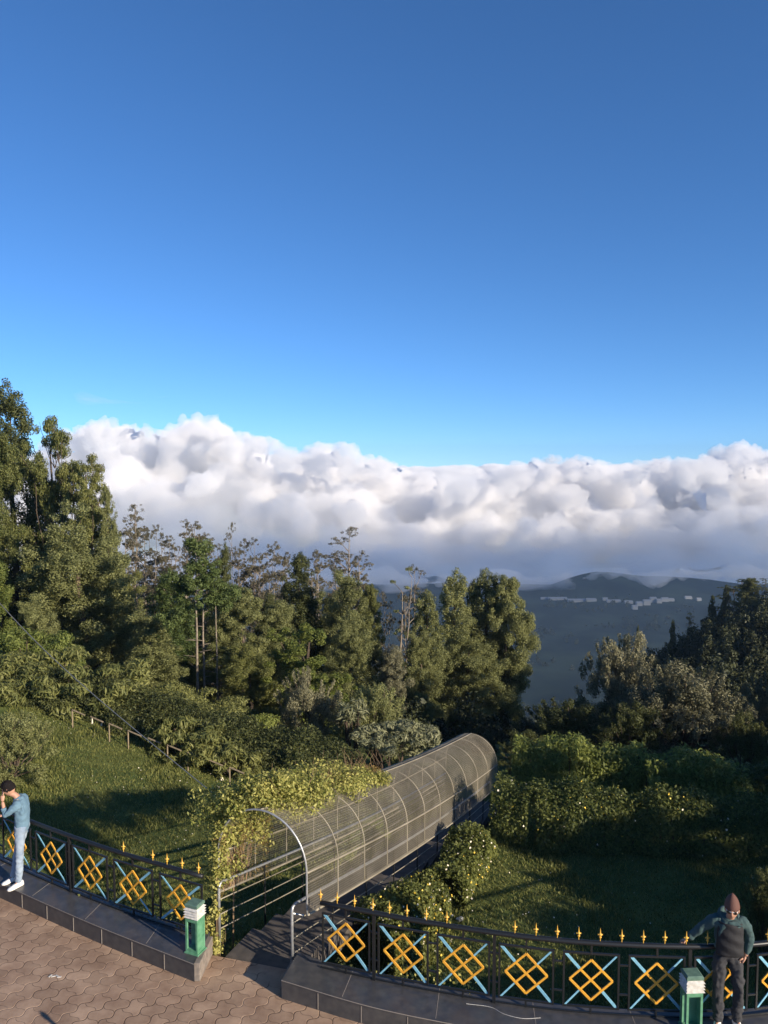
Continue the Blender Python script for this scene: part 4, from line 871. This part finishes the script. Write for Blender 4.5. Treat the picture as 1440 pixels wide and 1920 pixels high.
longleaf('trumpet_shrub', 'shady shrub with hanging flowers behind the bamboo rail', 'mid', -5.2, 20.3, 1.3, .6, -.35, 5000, .19, 42, 4)
longleaf('leafy_shrub', 'dark large-leaved shrub behind the bamboo rail near the vine', 'mid', -3.9, 19.9, .9, .5, -.7, 3200, .18, 43, 0)
longleaf('pale_shrub', 'pale long-leaved shrub just behind the top of the mesh tunnel', 'pale', .3, 23, 1.5, .55, -1.35, 9000, .15, 44, 0, droop=.6, asp=.25)
longleaf('pale_shrub', 'small spiky pale plant left of the pale long-leaved shrub', 'pale', -1.0, 24, .5, .4, -.75, 500, .3, 45, 0, droop=-.6, asp=.16)
longleaf('leafy_shrub', 'sunlit leafy shrub mass on the bank left of the pale bare trunks', 'mid', -6.8, 25, 2.6, .6, -1.0, 26000, .1, 46, 0, droop=.4, asp=.35)
longleaf('leafy_shrub', 'yellow-green shrub at the foot of the pale bare trunks', 'bright', -4.5, 24.5, 1.8, .45, -1.6, 15000, .095, 47, 0, droop=.2, asp=.35)
longleaf('leafy_shrub', 'bright green shrub rising at the left edge above the grass', 'bright', -11.8, 25, 1.8, .9, .7, 14000, .14, 48, 0, droop=.5, asp=.3)

# vine on the tunnel
vine = thing('climbing_vine', 'sunlit yellow-green climbing vine heaped over the near end of the mesh tunnel', 'vine', (TO.x, TO.y, 0))
rg = np.random.default_rng(77); cl = []
for _ in range(170):
    s = rg.random() ** .8 * 4.3; w = 1 - max(0, (s - 2.4) / 2.2)
    u = rg.uniform(.40, .82) if s > .3 else rg.uniform(.5, .85)
    if rg.random() < .16: u = rg.uniform(.8, .97); s = rg.random() * .6 + .05; w = .4
    o, z = arch(u); p = tp(s, o * (1.06 + .1 * rg.random()), z + .02 + .36 * rg.random() * w); r = (.13 + .2 * rg.random()) * (.45 + .6 * w); cl.append((p.x, p.y, p.z, r, r * .8))
for _ in range(60):
    s = rg.random() * .9; o, z = arch(rg.uniform(.46, .80)); p = tp(s, o * 1.05, z + rg.uniform(.02, .42)); r = rg.uniform(.14, .24); cl.append((p.x, p.y, p.z, r, r * .8))
for _ in range(34):
    o, z = arch(rg.uniform(.56, .98)); p = tp(-.06 + rg.random() * .2, o * 1.04, z + .03); r = rg.uniform(.08, .15); cl.append((p.x, p.y, p.z, r, r * 1.1))
for _ in range(40):   # overhang on the left
    p = tp(rg.random() * 1.6, -RR - .05 - .42 * rg.random(), ZB + LEG + rg.uniform(-.35, .8)); r = rg.uniform(.1, .22); cl.append((p.x, p.y, p.z, r, r))
C, N = in_clumps(cl, 34000, rg, up=.5, rand=.7); C -= np.array(vine.location)
o = bpy.data.objects.new('foliage', leaves_mesh('foliage', C, N, .055, .5, F['vine'], 78)); COL.objects.link(o); o.parent = vine
cl = []
for _ in range(30): p = tp(rg.random() * 1.4 - .02, *(lambda a: (a[0] * 1.04, a[1]))(arch(rg.uniform(.72, 1.0)))); cl.append((p.x, p.y, p.z, .13, .16))
for _ in range(26): s_ = 2.2 + rg.random() * 2.2; o_, z_ = arch(rg.uniform(.44, .66)); p = tp(s_, o_, z_ + .12); cl.append((p.x, p.y, p.z, .18, .12))
C, N = in_clumps(cl, 4200, rg, rand=1.2); C -= np.array(vine.location)
o = bpy.data.objects.new('dry_leaves', leaves_mesh('dry_leaves', C, N, .06, .22, F['brown'], 79)); COL.objects.link(o); o.parent = vine; o['label'] = 'dry brown tangle in the vine'
g = MB()
for k in range(30):
    s = rn.uniform(-.02, .9); pth = []; off_ = rn.uniform(.0, .12); ph = rn.random() * 6
    e = rn.uniform(.6, .85)
    for j in range(12):
        u = 1.0 - (1 - e) * j / 11; o_, z_ = arch(u); pth.append(tp(s + .08 * math.sin(j * .9 + ph) + .02 * j, o_ * 1.03 - off_ * .4 * math.sin(j + ph), z_ + off_ * .3))
    if k == 8: pth.insert(0, Vector((pth[0].x + rn.uniform(-.1, .1), pth[0].y, -.5)))
    g.tube(pth, [.012 * (1 - .5 * i / len(pth)) for i in range(len(pth))], 5)
for k in range(90):      # bare shoots
    s_ = rn.uniform(.2, 4.3); o_, z_ = arch(rn.uniform(.45, .75)); p = tp(s_, o_, z_ + .15); e = p + Vector((rn.uniform(-.25, .25), rn.uniform(-.2, .2), rn.uniform(.15, .5))); g.tube(wander(p, e, 4, .04, rn), [.005, .004, .003, .002, .0015], 3)
g.build('stems', M['stem'], vine)
cl = [(-2.62 + rn.uniform(-.08, .2), 10.95 + rn.uniform(-.1, .35), rn.uniform(-.1, .75), .09, .14) for _ in range(16)]
t = thing('creeping_plant', 'leafy shoots climbing beside the left handrail post', 'plant', (-2.6, 11.05, -.2), 'creepers at the fence foot'); C, N = in_clumps(cl, 900, rg); C -= np.array(t.location)
o = bpy.data.objects.new('foliage', leaves_mesh('foliage', C, N, .055, .5, F['vine'], 80)); COL.objects.link(o); o.parent = t
g = MB()
for c in cl: g.tube([(c[0], c[1], -.6), (c[0] + .03, c[1] + .02, c[2])], [.008, .004], 4)
g.build('stems', M['stem'], t)

# lawn grass blades, clover
rg = np.random.default_rng(9); n = 210000
X = rg.uniform(-10.5, 9.5, n); Yv = rg.uniform(9.4, 23.5, n); keep = (np.abs(X) < Yv * .53 + .6)
X, Yv = X[keep], Yv[keep]; yf = np.array([yfence(x) for x in X]); k2 = Yv > yf + .2
X, Yv = X[k2], Yv[k2]
SS = (X - TO.x) * TD.x + (Yv - TO.y) * TD.y; WW = np.abs((X - TO.x) * TN.x + (Yv - TO.y) * TN.y); k3 = ~((WW < .8) & (SS > -.5)); X, Yv = X[k3], Yv[k3]
Z = np.array([H(x, y) for x, y in zip(X, Yv)]); n = len(X)
hgt = rg.uniform(.02, .055, n) * (1 + .8 * (np.sin(X * 2.1 + np.sin(Yv * 1.7)) > .6)); a = rg.random(n) * 6.283; w_ = .011; ln = rg.normal(size=(n, 2)) * .03
V3 = np.stack([np.stack([X - w_ * np.cos(a), Yv - w_ * np.sin(a), Z - .01], 1), np.stack([X + w_ * np.cos(a), Yv + w_ * np.sin(a), Z - .01], 1), np.stack([X + ln[:, 0] + .004, Yv + ln[:, 1], Z + hgt], 1), np.stack([X + ln[:, 0] - .004, Yv + ln[:, 1], Z + hgt], 1)], 1).reshape(-1, 3)
me = bpy.data.meshes.new('grass'); me.vertices.add(4 * n); me.vertices.foreach_set('co', V3.astype(np.float32).ravel()); me.loops.add(4 * n); me.loops.foreach_set('vertex_index', np.arange(4 * n, dtype=np.int32))
me.polygons.add(n); me.polygons.foreach_set('loop_start', np.arange(0, 4 * n, 4, dtype=np.int32)); at_ = me.attributes.new('tint', 'FLOAT', 'FACE'); at_.data.foreach_set('value', rg.random(n).astype(np.float32))
CLOV = (X.copy(), Yv.copy(), Z.copy())
me.materials.append(leafmat('grass_blade', (.055, .085, .025), (.30, .30, .09), .4)); me.update(calc_edges=True)
o = bpy.data.objects.new('grass', me); COL.objects.link(o); props(o, 'short green grass of the lawns', 'grass', kind='stuff')

kk = rg.permutation(len(CLOV[0])); kk = kk[(np.sin(CLOV[0][kk] * 1.1 + 2 * np.sin(CLOV[1][kk] * .8)) + rg.normal(size=len(kk)) * .5) > .2][:450]
me = leaves_mesh('clover_flowers', np.stack([CLOV[0][kk], CLOV[1][kk], CLOV[2][kk] + .045], 1), rg.normal(size=(len(kk), 3)) * .3 + np.array((.2, -.3, 1)), 0.024, .9, M['petal_w'], 5)
o = bpy.data.objects.new('clover_flowers', me); COL.objects.link(o); props(o, 'tiny pale clover flowers sprinkled over the lawns', 'flowers', kind='stuff')
# ------------------------------------------------------------------ small things
t = thing('bamboo_rail_fence', 'low bamboo rail fence along the shrubs behind the left-hand lawn', 'fence', (-6, 20.1, H(-6, 20.1)))
P = Path([Vector((-8.6, 20.9, 0)), Vector((-6.3, 20.05, 0)), Vector((-3.9, 19.2, 0)), Vector((-3.1, 18.9, 0))]); d = 0; i = 0
while d < P.l[-1] - .5:
    p, u = P.at(d); q, _ = P.at(d + .42); z = H(p.x, p.y) + .5; z2 = H(q.x, q.y) + .5
    g = MB(); g.tube([(p.x, p.y, z), (q.x, q.y, z2 - .02)], .022, 6); g.build('rail', M['bamboo'], t)
    if i % 3 != 1: g = MB(); g.tube([(p.x, p.y, z - .55), (p.x, p.y, z - .02)], .02, 6); g.build('post', M['bamboo'], t)
    d += .62; i += 1
g = MB(); a, b = at_y(405, 1492, 12.6), at_y(-40, 1085, 33); pts = [a + (b - a) * (k / 24) - Vector((0, 0, math.sin(math.pi * k / 24) * .35)) for k in range(25)]; g.tube(pts, [.008 + .012 * k / 24 for k in range(25)], 5)
props(g.build('cable', M['cable']), 'thin pale cable sloping from the vine up to the left trees', 'cable')
for (px, py, r, lab) in ((862, 1728, .07, 'pale stone lying on the lawn just behind the fence rail'), (884, 1672, .05, 'small pale stone farther out on the shaded lawn')):
    p = hit(px, py); me = bpy.data.meshes.new('stone'); bm = bmesh.new(); bmesh.ops.create_icosphere(bm, subdivisions=2, radius=r)
    for v in bm.verts: v.co *= 1 + rn.uniform(-.2, .2); v.co.z *= .6
    bm.to_mesh(me); bm.free(); me.materials.append(M['rock']); o = bpy.data.objects.new('stone', me); COL.objects.link(o); o.location = (p.x, p.y, p.z + r * .3); props(o, lab, 'stone')
g = MB(); pts = catmull([(1.05, 9.42), (1.35, 9.36), (1.5, 9.24), (1.72, 9.16), (1.95, 9.17)], 6); g.tube([(p.x, p.y, PT + .005) for p in pts], .0028, 5)
props(g.build('wire_scrap', M['white']), 'thin pale wire lying on the right granite plinth', 'wire')
g = MB()
for (x, y, r_) in ((0, 0, .3), (.05, .01, -.5), (.09, -.012, .1), (-.045, .008, 1.2)): g.box((-4.62 + x, 10.33 + y, .006), (.055, .02, .007), Matrix.Rotation(r_, 3, 'Z'))
props(g.build('paper_scrap', M['white']), 'torn white paper scrap on the brick paving', 'litter')

t = thing('stanchion', 'short slim post standing on the brick paving in front of the left plinth', 'post', (-1.75, 7.42, 0)); g = MB(); g.lathe((-1.75, 7.42, 0), [(.03, .025), (1.14, .022), (1.16, .034), (1.2, .03), (1.22, .008)], 10); g.build('pole', M['steel'], t)
g = MB(); g.lathe((-1.75, 7.42, 0), [(0, .15), (.02, .15), (.03, .05)], 16); g.build('base', M['steel'], t)
# far settlement
ORD = ['first', 'second', 'third', 'fourth', 'fifth', 'sixth', 'seventh', 'eighth', 'ninth', 'tenth', 'eleventh', 'twelfth', 'thirteenth']; nb = [0, 0]
for (px, py, w, d, h) in sorted(((1045, 1126, 34, 12, 4), (1085, 1128, 40, 12, 4), (1108, 1127, 18, 10, 4), (1150, 1130, 24, 9, 4), (1178, 1132, 14, 8, 4), (1198, 1136, 10, 8, 6), (1212, 1134, 12, 9, 8), (1224, 1131, 11, 8, 9), (1235, 1132, 9, 8, 7), (1246, 1128, 12, 8, 6), (1190, 1143, 9, 7, 5), (1258, 1127, 10, 7, 4), (1290, 1124, 12, 8, 4), (1020, 1124, 12, 8, 3), (1135, 1126, 10, 7, 4), (1310, 1127, 8, 6, 4))):
    p = hit(px, py); long_ = w > 20; k = nb[long_]; nb[long_] += 1
    t = thing('greenhouse' if long_ else 'house', f'{ORD[k]} long pale shed from the left on the far valley floor' if long_ else f'{ORD[k]} small white building from the left in the valley settlement', 'shed' if long_ else 'house', (p.x, p.y, p.z - 1), 'pale long sheds in the valley' if long_ else 'white buildings in the valley')
    g = MB(); g.box((p.x, p.y, p.z - 1 + h / 2), (w, d, h)); g.build('wall', M['wall'], t)
    g = MB(); z = p.z - 1 + h; g.add([(p.x - w / 2 - .4, p.y - d / 2 - .4, z), (p.x + w / 2 + .4, p.y - d / 2 - .4, z), (p.x + w / 2 + .4, p.y + d / 2 + .4, z), (p.x - w / 2 - .4, p.y + d / 2 + .4, z), (p.x - w / 2, p.y, z + 2.4), (p.x + w / 2, p.y, z + 2.4)], [(0, 1, 5, 4), (2, 3, 4, 5), (0, 4, 3), (1, 2, 5), (3, 2, 1, 0)]); g.build('roof', M['roof'], t)

# ------------------------------------------------------------------ clouds and air
def cloud(name, spheres, vox, dens, disp, col=(.975, .968, .96), aniso=0, label=None):
    bm = bmesh.new()
    for (x, y, z, r, fz) in spheres: bmesh.ops.create_icosphere(bm, subdivisions=3, radius=r, matrix=Matrix.Translation((x, y, z)) @ Matrix.Diagonal((1, 1, fz, 1)))
    me = bpy.data.meshes.new(name); bm.to_mesh(me); bm.free(); tmp = bpy.data.objects.new(name, me); COL.objects.link(tmp)
    m = tmp.modifiers.new('r', 'REMESH'); m.mode = 'VOXEL'; m.voxel_size = vox
    for i, (sc, st) in enumerate(disp):
        tx = bpy.data.textures.new('puff', 'CLOUDS'); tx.noise_scale = sc; tx.noise_depth = 3; tx.noise_basis = 'VORONOI_F1' if i < 9 else 'BLENDER_ORIGINAL'
        dm = tmp.modifiers.new('d', 'DISPLACE'); dm.texture = tx; dm.texture_coords = 'GLOBAL'; dm.strength = -st; dm.mid_level = .4
    me2 = bpy.data.meshes.new_from_object(tmp.evaluated_get(bpy.context.evaluated_depsgraph_get())); bpy.data.objects.remove(tmp)
    me2.materials.clear(); me2.materials.append(volmat(name, col, dens, aniso)); me2.name = name
    o = bpy.data.objects.new(name, me2); COL.objects.link(o); return props(o, label or 'white sunlit cumulus bank over the valley', 'cloud', kind='stuff')
SKY = [(-400, 900), (60, 860), (130, 800), (160, 788), (200, 783), (260, 795), (300, 803), (325, 800), (345, 776), (400, 772), (430, 803), (480, 815), (515, 814), (560, 838), (600, 828), (640, 824), (680, 845), (720, 855), (760, 872), (830, 884), (880, 880), (930, 862), (1000, 855), (1030, 848), (1090, 850), (1110, 862), (1180, 862), (1240, 850), (1300, 856), (1340, 845), (1370, 828), (1400, 822), (1450, 842), (1800, 830)]
rn = random.Random(3); sp = []; sk = lambda px: float(np.interp(px, [a for a, b in SKY], [b for a, b in SKY]))
px = -150
while px < 1650:                                          # the skyline heads
    y = rn.uniform(2500, 3300); r = rn.uniform(30, 85) * y / 2600; p = at_y(px, sk(px), y); sp.append((p.x, y, p.z - r * .96, r, 1)); px += rn.uniform(8, 20)
for _ in range(420):                                      # billows below them
    px = rn.uniform(-200, 1700); t0 = sk(px); q = rn.random() ** 1.3; py = t0 + 12 + q * 110
    y = 3100 - 500 * q + rn.uniform(-200, 150); r = rn.uniform(40, 120) * y / 2600; p = at_y(px, py, y); sp.append((p.x, y + r, p.z - r * .8, r, .9))
for k in range(120):
    px = -220 + k * 16; p = at_y(px, sk(px) + 32, 3500); sp.append((p.x, 3500 + rn.uniform(-60, 60), p.z - 150, 160, 1))
cloud('cloud_bank', sp, 7.5, .019, [(170, 95), (60, 46), (23, 15), (12, 5)])
sp = []
for _ in range(420):                                      # softer, lower body of the bank
    px = rn.uniform(-200, 1700); t0 = sk(px); q = rn.random(); py = t0 + 85 + q * (1120 - t0 - 85)
    y = 2700 - 900 * q + rn.uniform(-150, 150); r = rn.uniform(60, 150) * y / 2600 * (1.1 - .3 * q); p = at_y(px, py, y)
    if y - r < 1720: continue
    sp.append((p.x, y + r, p.z - r * .8, r, .9))
cloud('cloud_bank', sp, 11, .007, [(170, 120), (62, 60), (24, 18)], label='soft lower body of the cloud bank, grey-blue in the shade')
sp = []
for _ in range(230):                                      # soft mist under the bank, down to the valley
    y = rn.uniform(1780, 2400); x = y * rn.uniform(-.62, .62); r = rn.uniform(80, 115); sp.append((x, y, rn.uniform(-350, -315), r, .8))
cloud('mist', sp, 14, .006, [(200, 90), (80, 35)], label='blue-grey mist hanging under the cloud bank')
sp = []
for k in range(44):
    x = -420 + k * 19 + rn.uniform(-8, 8); y = rn.uniform(1470, 1560); r = rn.uniform(22, 46); sp.append((x, y, rn.uniform(-250, -228), r, .6))
for k in range(26): x = 380 + k * 19; sp.append((x, rn.uniform(1385, 1430), rn.uniform(-212, -196), rn.uniform(20, 34), .55))
cloud('mist', sp, 6, .022, [(80, 40), (30, 16)], label='low mist wreath resting on the far hill crest')
sp = []
for _ in range(260):                                      # cloud sea to the horizon
    y = rn.uniform(4200, 16000); x = y * rn.uniform(-.65, .65); r = rn.uniform(150, 420) * y / 8000; sp.append((x, y, -70 - y * .004 - r * .42, r, .5))
cloud('cloud_sea', sp, 70, .006, [(420, 160)], label='far sea of cloud reaching the horizon')
sp = [(rn.uniform(1000, 2300), rn.uniform(350, 1050), rn.uniform(190, 660), rn.uniform(110, 170), 1) for _ in range(70)]  # unseen cloud added off to the right, dims the valley and lower bank
sp += [(rn.uniform(700, 1500), rn.uniform(250, 620), rn.uniform(150, 330), rn.uniform(80, 120), 1) for _ in range(50)]
for _ in range(100):
    x = rn.uniform(1450, 3100); sp.append((x, rn.uniform(1000, 1450), rn.uniform(60, 1) + (float(np.interp(x, [1450, 3100], [330, 580])) - 60) * rn.random(), rn.uniform(100, 160), 1))
cloud('shading_cloud', sp, 24, .0021, [(150, 60)], label='unseen cloud added right of the view to shade the valley and lower bank')
sp = [(-4400, 9000, 880, 480, .03), (-3700, 9100, 745, 420, .03), (-3000, 9000, 700, 520, .025), (-2400, 9200, 760, 300, .03), (-3300, 9400, 660, 420, .03)]
cloud('cirrus', sp, 45, .00028, [(700, 120), (260, 60)], label='faint thin cirrus streaks low in the sky at the left')
g = MB(); g.box((0, 790, -132), (3120, 1730, 330)); hz = g.build('haze', volmat('haze', (.5, .72, 1), .00013, .0)); props(hz, 'thin blue air over the valley', 'haze', kind='stuff')
